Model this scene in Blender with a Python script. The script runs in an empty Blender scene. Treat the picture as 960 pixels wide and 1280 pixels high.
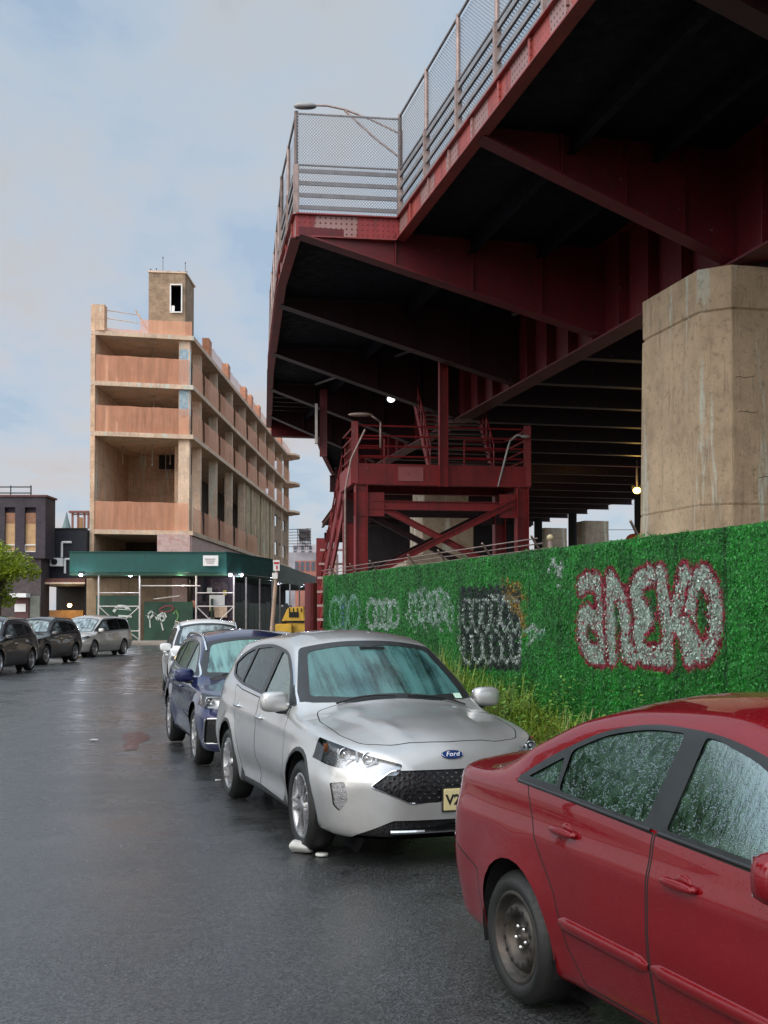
import bpy, bmesh, math, random
import numpy as np
from mathutils import Vector, Matrix
from mathutils.bvhtree import BVHTree
random.seed(7)
SC = bpy.context.scene
COL = SC.collection
R = math.radians
# ------------------------------------------------------------------ materials
def nmat(name):
    m = bpy.data.materials.new(name); m.use_nodes = True
    nt = m.node_tree
    return m, nt, nt.nodes, nt.links, nt.nodes['Principled BSDF']
def mapping(N, L, scale=(1, 1, 1), rot=(0, 0, 0), coord='Object'):
    tc = N.new('ShaderNodeTexCoord'); mp = N.new('ShaderNodeMapping')
    mp.inputs['Scale'].default_value = scale; mp.inputs['Rotation'].default_value = rot
    L.new(tc.outputs[coord], mp.inputs['Vector']); return mp.outputs['Vector']
def noise(N, L, vec, scale, detail=4, rough=.6, dist=0):
    n = N.new('ShaderNodeTexNoise'); n.inputs['Scale'].default_value = scale
    n.inputs['Detail'].default_value = detail; n.inputs['Roughness'].default_value = rough
    n.inputs['Distortion'].default_value = dist
    L.new(vec, n.inputs['Vector']); return n.outputs['Fac']
def ramp(N, L, fac, stops):
    r = N.new('ShaderNodeValToRGB'); e = r.color_ramp.elements
    while len(e) < len(stops): e.new(.5)
    for k, (p, c) in enumerate(stops):
        e[k].position = p; e[k].color = (c[0], c[1], c[2], 1) if len(c) == 3 else c
    L.new(fac, r.inputs['Fac']); return r.outputs['Color']
def g(v): return (v, v, v)
def mixc(N, L, fac, a, b, mode='MIX'):
    m = N.new('ShaderNodeMix'); m.data_type = 'RGBA'; m.blend_type = mode
    for s, v in ((0, fac), (6, a), (7, b)):
        if hasattr(v, 'is_linked') or hasattr(v, 'links'): L.new(v, m.inputs[s])
        elif s == 0: m.inputs[0].default_value = v
        else: m.inputs[s].default_value = (*v, 1)
    return m.outputs[2]
def math_(N, L, op, a, b=None):
    m = N.new('ShaderNodeMath'); m.operation = op
    for k, v in ((0, a), (1, b)):
        if v is None: continue
        if hasattr(v, 'links'): L.new(v, m.inputs[k])
        else: m.inputs[k].default_value = v
    return m.outputs[0]
def bump(N, L, h, B, strength=.3, dist=.02):
    b = N.new('ShaderNodeBump'); b.inputs['Strength'].default_value = strength
    b.inputs['Distance'].default_value = dist
    L.new(h, b.inputs['Height']); L.new(b.outputs['Normal'], B.inputs['Normal']); return b
MC = {}
def mat(name, col, rough=.6, metal=0., var=.25, vs=3., bmp=.0, bs=40., coat=0., streak=False, dirt=None, spec=.5, sc=(1, 1, 1)):
    """base colour with large and small irregularity, optional vertical run marks and a second dirt colour"""
    if name in MC: return MC[name]
    m, nt, N, L, B = nmat(name)
    v = mapping(N, L, sc)
    f = noise(N, L, v, vs, 8, .65)
    lo = tuple(c * (1 - var) for c in col); hi = tuple(min(1, c * (1 + var)) for c in col)
    c = ramp(N, L, f, [(.3, lo), (.7, hi)])
    if dirt:
        vv = mapping(N, L, (1, 1, .12) if streak else (1, 1, 1))
        d = noise(N, L, vv, 4 if streak else 1.5, 8, .7)
        dm = ramp(N, L, d, [(.52, g(0)), (.68, g(1))])
        c = mixc(N, L, math_(N, L, 'MULTIPLY', dm, .75), c, dirt)
    L.new(c, B.inputs['Base Color'])
    r = ramp(N, L, noise(N, L, v, vs * 4, 4), [(.3, g(max(.02, rough * .8))), (.7, g(min(1, rough * 1.2)))])
    L.new(r, B.inputs['Roughness'])
    B.inputs['Metallic'].default_value = metal
    B.inputs['Coat Weight'].default_value = coat; B.inputs['Coat Roughness'].default_value = .04
    B.inputs['Specular IOR Level'].default_value = spec
    if bmp: bump(N, L, noise(N, L, v, bs, 6, .7), B, bmp, .02)
    MC[name] = m; return m
def emit(name, col, s):
    if name in MC: return MC[name]
    m, nt, N, L, B = nmat(name); B.inputs['Base Color'].default_value = (*col, 1)
    B.inputs['Emission Color'].default_value = (*col, 1); B.inputs['Emission Strength'].default_value = s
    MC[name] = m; return m
# ------------------------------------------------------------------ objects
def tag(o, label=None, cat=None, group=None, kind=None):
    if label: o['label'] = label
    if cat: o['category'] = cat
    if group: o['group'] = group
    if kind: o['kind'] = kind
    return o
def thing(name, loc, label, cat, group=None):
    o = bpy.data.objects.new(name, None); COL.objects.link(o); o.location = loc
    o.empty_display_size = .2
    return tag(o, label, cat, group)
def link_mesh(name, me, parent=None):
    o = bpy.data.objects.new(name, me); COL.objects.link(o)
    if parent is not None: o.parent = parent
    return o
def worldloc(o):
    v = Vector((0, 0, 0))
    while o is not None: v += o.location; o = o.parent
    return v
class MB:
    def __init__(s): s.v = []; s.f = []; s.m = []; s.mi = 0; s.sm = []; s.smooth = False
    def add(s, vs, fs):
        b = len(s.v); s.v += [tuple(v) for v in vs]
        for f in fs: s.f.append([b + i for i in f]); s.m.append(s.mi); s.sm.append(s.smooth)
    def box(s, c, d, rz=0, M=None):
        x, y, z = d[0] / 2, d[1] / 2, d[2] / 2
        P = [Vector((a, b, e)) for e in (-z, z) for b in (-y, y) for a in (-x, x)]
        M = M or Matrix.Rotation(rz, 3, 'Z'); c = Vector(c)
        s.add([c + M @ p for p in P], [(0, 2, 3, 1), (4, 5, 7, 6), (0, 1, 5, 4), (2, 6, 7, 3), (0, 4, 6, 2), (1, 3, 7, 5)])
        return s
    def b2(s, a, b):      # axis aligned box from corner a to corner b
        return s.box([(a[i] + b[i]) / 2 for i in range(3)], [abs(b[i] - a[i]) for i in range(3)])
    def beam(s, p, q, w, h, up=(0, 0, 1)):
        p = Vector(p); q = Vector(q); d = q - p; l = d.length; d.normalize()
        side = d.cross(Vector(up))
        if side.length < 1e-4: side = d.cross(Vector((1, 0, 0)))
        side.normalize(); u = side.cross(d)
        M = Matrix((d, side, u)).transposed()
        return s.box((p + q) / 2, (l, w, h), M=M)
    def ibeam(s, p, q, w, h, t=.03, up=(0, 0, 1)):
        p = Vector(p); q = Vector(q); d = (q - p).normalized()
        side = d.cross(Vector(up))
        if side.length < 1e-4: side = d.cross(Vector((1, 0, 0)))
        side.normalize(); u = side.cross(d)
        s.beam(p, q, t, h - 2 * t, up); o = u * (h / 2 - t / 2)
        s.beam(p + o, q + o, w, t, up); s.beam(p - o, q - o, w, t, up); return s
    def tube(s, p, q, r, n=8, r2=None, caps=True):
        p = Vector(p); q = Vector(q); d = (q - p).normalized(); r2 = r if r2 is None else r2
        a = d.cross(Vector((0, 0, 1)))
        if a.length < 1e-3: a = d.cross(Vector((1, 0, 0)))
        a.normalize(); b = d.cross(a); V = []
        for c, rr in ((p, r), (q, r2)):
            for k in range(n):
                t = 2 * math.pi * k / n; V.append(c + (a * math.cos(t) + b * math.sin(t)) * rr)
        F = [(k, (k + 1) % n, n + (k + 1) % n, n + k) for k in range(n)]
        if caps: F += [tuple(range(n - 1, -1, -1)), tuple(range(n, 2 * n))]
        s.add(V, F); return s
    def path(s, pts, r, n=8):
        for a, b in zip(pts, pts[1:]): s.tube(a, b, r, n, caps=len(pts) < 3)
        return s
    def prism(s, poly, z0, z1):     # plan polygon extruded upwards
        n = len(poly); V = [(p[0], p[1], z0) for p in poly] + [(p[0], p[1], z1) for p in poly]
        ar = sum(poly[i][0] * poly[(i + 1) % n][1] - poly[(i + 1) % n][0] * poly[i][1] for i in range(n))
        F = [tuple(range(n - 1, -1, -1)), tuple(range(n, 2 * n))] + [(k, (k + 1) % n, n + (k + 1) % n, n + k) for k in range(n)]
        if ar < 0: F = [tuple(reversed(f)) for f in F]
        s.add(V, F); return s
    def extr(s, poly3, vec):        # 3D polygon swept along a vector
        n = len(poly3); vec = Vector(vec)
        V = [Vector(p) for p in poly3]; V += [p + vec for p in V[:n]]
        s.add(V, [tuple(range(n - 1, -1, -1)), tuple(range(n, 2 * n))] + [(k, (k + 1) % n, n + (k + 1) % n, n + k) for k in range(n)]); return s
    def lathe(s, prof, c, axis='Z', n=24, cap=False):
        c = Vector(c); V = []
        for (r, h) in prof:
            for k in range(n):
                t = 2 * math.pi * k / n; a, b = r * math.cos(t), r * math.sin(t)
                V.append(c + (Vector((a, b, h)) if axis == 'Z' else Vector((a, h, b)) if axis == 'Y' else Vector((h, a, b))))
        F = []
        for j in range(len(prof) - 1):
            for k in range(n):
                F.append((j * n + k, j * n + (k + 1) % n, (j + 1) * n + (k + 1) % n, (j + 1) * n + k))
        if cap: F += [tuple(range(n - 1, -1, -1)), tuple(range((len(prof) - 1) * n, len(prof) * n))]
        s.add(V, F); return s
    def ball(s, c, rad, n=12, m=8, e=1.0):
        """rounded (super-)ellipsoid; e < 1 makes it boxier"""
        c = Vector(c); V = []; F = []
        sg = lambda v: math.copysign(abs(v) ** e, v)
        for j in range(m + 1):
            ph = -math.pi / 2 + math.pi * j / m
            for k in range(n):
                t = 2 * math.pi * k / n
                V.append(c + Vector((rad[0] * sg(math.cos(ph)) * sg(math.cos(t)), rad[1] * sg(math.cos(ph)) * sg(math.sin(t)), rad[2] * sg(math.sin(ph)))))
        for j in range(m):
            for k in range(n): F.append((j * n + k, j * n + (k + 1) % n, (j + 1) * n + (k + 1) % n, (j + 1) * n + k))
        s.add(V, F); return s
    def build(s, name, mats, parent=None, smooth=False, bevel=0):
        off = worldloc(parent) if parent is not None else Vector((0, 0, 0))
        me = bpy.data.meshes.new(name)
        me.from_pydata([tuple(Vector(v) - off) for v in s.v], [], s.f)
        if not isinstance(mats, (list, tuple)): mats = [mats]
        for m in mats: me.materials.append(m)
        me.polygons.foreach_set('material_index', s.m)
        me.polygons.foreach_set('use_smooth', [smooth or a for a in s.sm])
        me.update()
        if bevel:
            bm = bmesh.new(); bm.from_mesh(me)
            bmesh.ops.bevel(bm, geom=[e for e in bm.edges if len(e.link_faces) == 2 and e.calc_face_angle(0) > .6], offset=bevel, segments=2, affect='EDGES', clamp_overlap=True)
            bm.to_mesh(me); bm.free()
        return link_mesh(name, me, parent)
def text_mesh(name, body, size, matx, M, parent=None, extrude=.004, align='CENTER', shear=0, bold=0.0, spacing=1.0):
    cu = bpy.data.curves.new(name, 'FONT'); cu.body = body; cu.size = size; cu.extrude = extrude
    cu.align_x = align; cu.align_y = 'CENTER'; cu.shear = shear; cu.offset = bold; cu.space_character = spacing
    cu.resolution_u = 3
    o = bpy.data.objects.new('tmp', cu); COL.objects.link(o)
    dg = bpy.context.evaluated_depsgraph_get(); me = bpy.data.meshes.new_from_object(o.evaluated_get(dg))
    bpy.data.objects.remove(o); bpy.data.curves.remove(cu)
    me.transform(M); me.materials.clear(); me.materials.append(matx); me.name = name
    if parent is not None: me.transform(Matrix.Translation(-worldloc(parent)))
    return link_mesh(name, me, parent)
def pchip(tab):
    xs = np.array([t[0] for t in tab], float); ys = np.array([t[1] for t in tab], float)
    h = np.diff(xs); d = np.diff(ys) / h; n = len(xs); m = np.zeros(n)
    m[0] = d[0]; m[-1] = d[-1]
    for i in range(1, n - 1):
        if d[i - 1] * d[i] > 0:
            w1 = 2 * h[i] + h[i - 1]; w2 = h[i] + 2 * h[i - 1]
            m[i] = (w1 + w2) / (w1 / d[i - 1] + w2 / d[i])
    def f(x):
        x = min(max(x, xs[0]), xs[-1]); i = min(max(int(np.searchsorted(xs, x)) - 1, 0), n - 2)
        t = (x - xs[i]) / h[i]
        return float((2*t**3 - 3*t*t + 1) * ys[i] + (t**3 - 2*t*t + t) * h[i] * m[i] + (-2*t**3 + 3*t*t) * ys[i+1] + (t**3 - t*t) * h[i] * m[i+1])
    return f
# ------------------------------------------------------------------ cars
def paint_mat(name, col, metal=.0, rough=.35, coat=1., wet=.0, flake=False, dirt=.3):
    m, nt, N, L, B = nmat(name)
    v = mapping(N, L)
    f = noise(N, L, v, 1.6, 6, .6)
    c = ramp(N, L, f, [(.3, tuple(x * .88 for x in col)), (.7, tuple(min(1, x * 1.08) for x in col))])
    bf = N.new('ShaderNodeNewGeometry')
    c = mixc(N, L, bf.outputs['Backfacing'], c, (.02, .02, .02))      # black trim on the inner side of the shell
    # road film low on the panels
    sx = N.new('ShaderNodeSeparateXYZ'); L.new(v, sx.inputs[0])
    n2 = noise(N, L, v, 7, 6, .7)
    h = math_(N, L, 'ADD', sx.outputs['Z'], math_(N, L, 'MULTIPLY', n2, .35))
    dm = ramp(N, L, h, [(.35, g(dirt)), (.68, g(0))])
    c = mixc(N, L, dm, c, (.10, .09, .08))
    L.new(c, B.inputs['Base Color'])
    B.inputs['Metallic'].default_value = metal
    L.new(ramp(N, L, f, [(.2, g(rough * .85)), (.8, g(rough * 1.15))]), B.inputs['Roughness'])
    B.inputs['Coat Weight'].default_value = coat; B.inputs['Specular IOR Level'].default_value = .5 if metal > .2 else .12
    B.inputs['Coat Roughness'].default_value = .02
    # rain beads
    vo = N.new('ShaderNodeTexVoronoi'); vo.inputs['Scale'].default_value = 85; vo.inputs['Randomness'].default_value = 1
    L.new(v, vo.inputs['Vector'])
    drop = ramp(N, L, vo.outputs['Distance'], [(.12, g(1)), (.30, g(0))])
    keep = ramp(N, L, noise(N, L, v, 30, 2), [(.5, g(0)), (.56, g(1))])
    dr = mixc(N, L, 1.0, drop, keep, 'MULTIPLY')
    b = N.new('ShaderNodeBump'); b.inputs['Strength'].default_value = wet; b.inputs['Distance'].default_value = .003
    L.new(dr, b.inputs['Height']); L.new(b.outputs['Normal'], B.inputs['Coat Normal'])
    if flake: L.new(b.outputs['Normal'], B.inputs['Normal'])
    return m
def glass_mat(name, tint, film, film_amt=.5, streak=(14, 14, .8), thr=(.42, .62), beads=.5, gloss=.03, refl=.05):
    """car glass: tinted see-through pane with a wet, running film on it"""
    m, nt, N, L, B = nmat(name)
    out = [n for n in N if n.type == 'OUTPUT_MATERIAL'][0]
    tr = N.new('ShaderNodeBsdfTransparent'); tr.inputs['Color'].default_value = (*tint, 1)
    df = N.new('ShaderNodeBsdfDiffuse')
    v = mapping(N, L, streak)
    f = noise(N, L, v, 1.0, 6, .65)
    v2 = mapping(N, L)
    f2 = noise(N, L, v2, 1.8, 3, .5)
    s = math_(N, L, 'ADD', math_(N, L, 'MULTIPLY', f, .6), math_(N, L, 'MULTIPLY', f2, .4))
    k = ramp(N, L, s, [(thr[0], g(0)), (thr[1], g(film_amt))])
    cc = ramp(N, L, f, [(.3, tuple(x * .55 for x in film)), (.7, film)])
    L.new(cc, df.inputs['Color'])
    mx = N.new('ShaderNodeMixShader'); L.new(k, mx.inputs[0]); L.new(tr.outputs[0], mx.inputs[1]); L.new(df.outputs[0], mx.inputs[2])
    gl = N.new('ShaderNodeBsdfGlossy'); gl.inputs['Roughness'].default_value = gloss; gl.inputs['Color'].default_value = (.85, .95, .93, 1)
    vo = N.new('ShaderNodeTexVoronoi'); vo.inputs['Scale'].default_value = 120; L.new(v2, vo.inputs['Vector'])
    dr = ramp(N, L, vo.outputs['Distance'], [(.1, g(1)), (.4, g(0))])
    keep = ramp(N, L, noise(N, L, v2, 26, 2), [(.46, g(0)), (.54, g(1))])
    bb = N.new('ShaderNodeBump'); bb.inputs['Strength'].default_value = beads; bb.inputs['Distance'].default_value = .004
    L.new(mixc(N, L, 1., dr, keep, 'MULTIPLY'), bb.inputs['Height'])
    b2 = N.new('ShaderNodeBump'); b2.inputs['Strength'].default_value = beads * .35; b2.inputs['Distance'].default_value = .01
    L.new(f, b2.inputs['Height']); L.new(bb.outputs['Normal'], b2.inputs['Normal'])
    L.new(b2.outputs['Normal'], gl.inputs['Normal'])
    fr = N.new('ShaderNodeFresnel'); fr.inputs['IOR'].default_value = 1.55
    fx = math_(N, L, 'ADD', math_(N, L, 'MULTIPLY', fr.outputs[0], .95), refl)
    m2 = N.new('ShaderNodeMixShader'); L.new(fx, m2.inputs[0]); L.new(mx.outputs[0], m2.inputs[1]); L.new(gl.outputs[0], m2.inputs[2])
    L.new(m2.outputs[0], out.inputs['Surface'])
    return m
def sec_points(zb, wB, zM, wM, zS, wS, zE, wR, zT, k, rM, creases):
    """half section, bottom centre to top centre, constant point count"""
    P = [(0, zb), (wB, zb), (wM, zM), (wS, zS), (wR, zE)]
    P = [(a * k, b) for a, b in P]
    wR *= k
    rad = [0, .07, rM, .05, .075]; n = [4, 6, 7, 6]; out = [P[0]]
    prev = P[0]
    for i in range(1, 5):
        a = Vector(P[i - 1]); c = Vector(P[i])
        nx = Vector(P[i + 1]) if i < 4 else Vector((0, c.y + (zT - zE) * .6))
        d1 = (c - a); l1 = d1.length; d2 = (nx - c); l2 = d2.length
        t = min(rad[i], .42 * l1, .42 * l2)
        s = c - (d1 / l1 * t if l1 > 1e-6 else d1); e = c + (d2 / l2 * t if l2 > 1e-6 else d2)
        st = Vector(prev)
        for q in range(1, n[i - 1] + 1): out.append(tuple(st.lerp(s, q / n[i - 1])))
        for q in range(1, 5):
            u = q / 4; out.append(tuple((1-u)**2 * s + 2*u*(1-u) * c + u*u * e))
        prev = tuple(e)
    y0, z0 = prev
    for q in range(1, 10):
        u = q / 9; y = y0 * (1 - u)
        z = zT - (zT - z0) * (y / y0) ** 2 if y0 > 1e-6 else zT
        out.append((y, z))
    return out
def car_surface(S):
    top, bot = pchip(S['top']), pchip(S['bot'])
    belt = pchip(S['belt']); crown = pchip(S['crown'])
    xr, xf = S['top'][0][0], S['top'][-1][0]
    xn, nn = S['nose']; xt, nt_ = S['tail']
    xs = []
    na = S.get('dens', 60)
    for i in range(15): xs.append(xr + (xt - xr) * (1 - math.cos(math.pi / 2 * i / 15)))
    for i in range(na + 1): xs.append(xt + (xn - xt) * i / na)
    for i in range(1, 19): xs.append(xn + (xf - xn) * math.sin(math.pi / 2 * i / 18))
    rows = []
    wmx = pchip(S['wM']); wsx = pchip(S['wS'])
    for x in xs:
        k = 1.
        if x > xn: k = max(0, 1 - ((x - xn) / (xf - xn)) ** nn) ** (1 / nn)
        if x < xt: k = max(0, 1 - ((xt - x) / (xt - xr)) ** nt_) ** (1 / nt_)
        k = max(k, 1e-4)
        zT = top(x); zb = min(bot(x), zT - .05); cr = min(crown(x), (zT - zb) * .25)
        zE = zT - cr; zS = min(belt(x), zE - .02); zM = S['zM']; zM = min(zM, zS - .06); zM = max(zM, zb + .04); zS = max(zS, zM + .03); zE = max(zE, zS + .005)
        wM, wS = wmx(x), wsx(x)
        wR = wS - max(S.get('hoodin', .09), S['tum'] * (zE - zS) + .02)
        rows.append([(x, y, z) for y, z in sec_points(zb, wM - .08, zM, wM, zS, wS, zE, wR, zT, k, S.get('rM', .22), None)])
    return xs, rows
def offset_poly(P, d):
    """grow (d>0) or shrink a closed 2D outline"""
    n = len(P); ar = sum(P[i][0] * P[(i + 1) % n][1] - P[(i + 1) % n][0] * P[i][1] for i in range(n))
    s = 1 if ar > 0 else -1; out = []
    for i in range(n):
        a, b, c = Vector(P[i - 1]), Vector(P[i]), Vector(P[(i + 1) % n])
        d1 = (b - a).normalized(); d2 = (c - b).normalized()
        n1 = Vector((d1.y, -d1.x)) * s; n2 = Vector((d2.y, -d2.x)) * s
        m = (n1 + n2); m = m.normalized() if m.length > 1e-6 else n1
        out.append(tuple(b + m * d / max(.5, m.dot(n1))))
    return out
def round_poly(P, r, n=4):
    out = []; k = len(P); rr = r if isinstance(r, (list, tuple)) else [r] * k
    for i in range(k):
        a, b, c = Vector(P[i - 1]), Vector(P[i]), Vector(P[(i + 1) % k])
        d1 = b - a; d2 = c - b; t = min(rr[i], d1.length * .45, d2.length * .45)
        s = b - d1.normalized() * t; e = b + d2.normalized() * t
        for q in range(n + 1):
            u = q / n; out.append(tuple((1-u)**2 * s + 2*u*(1-u) * b + u*u * e))
    return out
def inside(P, x, y):
    c = False; n = len(P); j = n - 1
    for i in range(n):
        xi, yi = P[i]; xj, yj = P[j]
        if (yi > y) != (yj > y) and x < (xj - xi) * (y - yi) / (yj - yi) + xi: c = not c
        j = i
    return c
AX = {'side': (0, 2), 'front': (1, 2), 'top': (0, 1)}
def cut_region(bm, lay, poly, view, filt, label, only=(0,)):
    u, v = AX[view]; n = len(poly)
    for i in range(n):
        a, b = poly[i], poly[(i + 1) % n]
        if abs(a[0] - b[0]) + abs(a[1] - b[1]) < 1e-5: continue
        lo = (min(a[0], b[0]) - .003, min(a[1], b[1]) - .003); hi = (max(a[0], b[0]) + .003, max(a[1], b[1]) + .003)
        fs = []
        for f in bm.faces:
            if f[lay] not in only: continue
            if not filt(f): continue
            us = [q.co[u] for q in f.verts]; vs = [q.co[v] for q in f.verts]
            if max(us) < lo[0] or min(us) > hi[0] or max(vs) < lo[1] or min(vs) > hi[1]: continue
            fs.append(f)
        if not fs: continue
        es = {e for f in fs for e in f.edges}; vv = {q for f in fs for q in f.verts}
        co = Vector((0, 0, 0)); co[u] = a[0]; co[v] = a[1]
        no = Vector((0, 0, 0)); no[u] = b[1] - a[1]; no[v] = -(b[0] - a[0])
        bmesh.ops.bisect_plane(bm, geom=list(vv) + list(es) + fs, dist=1e-5, plane_co=co, plane_no=no.normalized())
    for f in bm.faces:
        if f[lay] in only and filt(f):
            c = f.calc_center_median()
            if inside(poly, c[u], c[v]): f[lay] = label
SIDE = lambda f: abs(f.normal.y) > .35 and abs(f.calc_center_median().y) > .35
def SIDEZ(z): return lambda f: abs(f.normal.y) > .30 and abs(f.calc_center_median().y) > .35 and f.calc_center_median().z > z
FRONT = lambda f: f.calc_center_median().x > 0.3 and f.normal.x > .05
REAR = lambda f: f.calc_center_median().x < -2.9 and f.normal.x < -.05
UP = lambda f: f.normal.z > .1
def mirror_poly(P): return [(-a, b) for a, b in reversed(P)]
def make_car(S):
    root = thing(S['name'], (0, 0, 0), S['label'], S['cat'], S.get('group'))
    xs, rows = car_surface(S)
    K = len(rows[0]); V = []; F = []
    for r in rows: V += r
    for r in rows: V += [(x, -y, z) for x, y, z in r]
    nr = len(rows)
    for i in range(nr - 1):
        for j in range(K - 1):
            a = i * K + j; F.append((a, a + K, a + K + 1, a + 1))
            b = a + nr * K; F.append((b, b + 1, b + K + 1, b + K))
    bm = bmesh.new(); vs = [bm.verts.new(v) for v in V]
    for f in F: bm.faces.new([vs[i] for i in f])
    bmesh.ops.remove_doubles(bm, verts=bm.verts, dist=.0015)
    bmesh.ops.recalc_face_normals(bm, faces=bm.faces)
    bm.normal_update()
    cm = sum((f.normal.z for f in bm.faces if f.calc_center_median().z > 1.3), 0)
    if cm < 0: bmesh.ops.reverse_faces(bm, faces=bm.faces); bm.normal_update()
    # dip panel surface: sculpt features
    for q in bm.verts:
        for fn in S.get('sculpt', ()): fn(q)
    bm.normal_update()
    tree = BVHTree.FromBMesh(bm)
    lay = bm.faces.layers.int.new('reg')
    names = {0: 'body'}
    def cut(poly, view, filt, label, only=(0,)):
        cut_region(bm, lay, poly, view, filt, label, only)
    ra = S['arch']; wb = S['wb']
    for cx in (0, -wb):
        circ = [(cx + ra * math.cos(t), S['wr'] + .02 + ra * math.sin(t)) for t in [2 * math.pi * i / 28 for i in range(28)]]
        cut(circ, 'side', SIDE, 99)
        # anything under the arch as well
        for f in bm.faces:
            c = f.calc_center_median()
            if f[lay] == 0 and abs(c.y) > .42 and c.z < .62 and inside(circ, c.x, max(c.z, .2)) and not abs(f.normal.y) > .35: f[lay] = 99
        if S.get('clad'):
            r2 = ra + S['clad']
            circ2 = [(cx + r2 * math.cos(t), S['wr'] + .02 + r2 * math.sin(t)) for t in [2 * math.pi * i / 28 for i in range(28)]]
            cut(circ2, 'side', SIDE, 2)
    for poly in S.get('cladding', ()): cut(poly, 'side', SIDE, 2)
    zb_ = S['zwin']
    dlo = S['dlo']
    if S.get('chrome'): 
        cut(offset_poly(dlo, .016), 'side', SIDEZ(zb_), 7)
        cut(dlo, 'side', SIDEZ(zb_), 3, (7,))
    else:
        cut(dlo, 'side', SIDEZ(zb_), 3)
    for i, wpoly in enumerate(S['wins']): cut(wpoly, 'side', SIDEZ(zb_), 10 + i, (3,))
    ws = S['screen']; cut(offset_poly(ws, .0), 'top', lambda f: UP(f) and f.calc_center_median().z > S['cowlz'], 4)
    wi = S.get('screen_in') or offset_poly(ws, -.05)
    cut(wi, 'top', lambda f: UP(f) and f.calc_center_median().z > S['cowlz'] - .05, 20, (4,))
    if S.get('backlight'):
        cut(S['backlight'], 'top', lambda f: UP(f) and f.calc_center_median().x < -2, 21)
    for lab, poly, view in S.get('front', ()):
        fl = FRONT
        cut(poly, view, fl if view != 'side' else (lambda f: abs(f.normal.y) > .1 and f.calc_center_median().x > .2), lab)
        if view == 'front': cut(mirror_poly(poly), view, fl, lab)
    for lab, poly, view in S.get('rear', ()):
        cut(poly, view, REAR if view == 'front' else SIDE, lab)
        if view == 'front': cut(mirror_poly(poly), view, REAR, lab)
    # shut lines and doors
    gp = .0045
    for poly in S.get('seams', ()):
        cut(offset_poly(poly, gp), 'side', SIDE, 5); cut(offset_poly(poly, -gp), 'side', SIDE, 0, (5,))
    for k, poly in enumerate(S.get('doors', ())):
        cut(offset_poly(poly, gp), 'side', SIDE, 5, (0, 2)); cut(offset_poly(poly, -gp), 'side', SIDE, 30 + k, (5,))
    for poly, view in S.get('lines', ()):
        flt = FRONT if view == 'front' else (lambda f: UP(f) and f.calc_center_median().z < S['cowlz'] + .15)
        cut(offset_poly(poly, gp), view, flt, 5); cut(offset_poly(poly, -gp), view, flt, 0, (5,))
    bmesh.ops.delete(bm, geom=[f for f in bm.faces if f[lay] == 99], context='FACES')
    vn = {v.index: v.normal.copy() for v in bm.verts}
    # ---- split by region
    paint, trim, gap = S['paint'], S['m_trim'], M_GAP
    groups = {}
    for f in bm.faces:
        r = f[lay]; c = f.calc_center_median(); sd = 'L' if c.y > 0 else 'R'
        if r in (0, 5, 2, 3, 4, 7): key = ('body', '')
        elif 30 <= r < 50: key = ('door%d' % r, sd)
        elif r in (20, 21): key = ('w%d' % r, '')
        elif r >= 10 and r < 20: key = ('w%d' % r, sd)
        elif r in (50,): key = ('lamp', sd)
        elif r in (51,): key = ('grille', '')
        elif r in (52,): key = ('taillamp', sd)
        elif r in (53,): key = ('bumper', '')
        elif r in (54,): key = ('fog', sd)
        elif r == 55: key = ('lower', sd if S.get('intake') else '')
        groups.setdefault(key, []).append(f)
    bm.verts.index_update()
    made = {}
    def part(key, name, mats, midx, parent, inset=0.):
        fs = groups.get(key)
        if not fs: return None
        used = {}; vl = []; nl = []; fl = []; mi = []
        for f in fs:
            idx = []
            for q in f.verts:
                if q.index not in used:
                    used[q.index] = len(vl); vl.append(tuple(q.co - q.normal * inset)); nl.append(tuple(q.normal))
                idx.append(used[q.index])
            fl.append(idx); mi.append(midx(f) if callable(midx) else midx)
        me = bpy.data.meshes.new(name); me.from_pydata(vl, [], fl)
        for m in mats: me.materials.append(m)
        me.polygons.foreach_set('material_index', mi); me.polygons.foreach_set('use_smooth', [True] * len(fl)); me.update()
        me.normals_split_custom_set_from_vertices(nl)
        o = link_mesh(name, me, parent); made[key] = o; return o
    bmat = {0: 0, 5: 1, 2: 2, 3: 3, 4: 3, 7: 4}
    body = part(('body', ''), 'body', [paint, gap, S.get('m_clad', trim), trim, M_CHROME], lambda f: bmat[f[lay]], root)
    for k in range(4):
        for sd in 'LR':
            d = part(('door%d' % (30 + k), sd), 'door', [paint], 0, root)
    for i in range(6):
        for sd in 'LR':
            part(('w%d' % (10 + i), sd), 'side_window', [S['wmats'][i] if i < len(S['wmats']) else S['wmats'][-1]], 0, root, .008)
    part(('w20', ''), 'windscreen', [S['m_screen']], 0, root, .003)
    part(('w21', ''), 'rear_window', [S['wmats'][-1]], 0, root, .006)
    gr = part(('grille', ''), 'grille', [M_GRILLE], 0, root, .02)
    part(('bumper', ''), 'rear_bumper', [S.get('m_bumper', paint)], 0, root)
    for sd in ('', 'L', 'R'): part(('lower', sd), 'lower_grille', [M_GRILLE], 0, root, .02)
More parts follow.
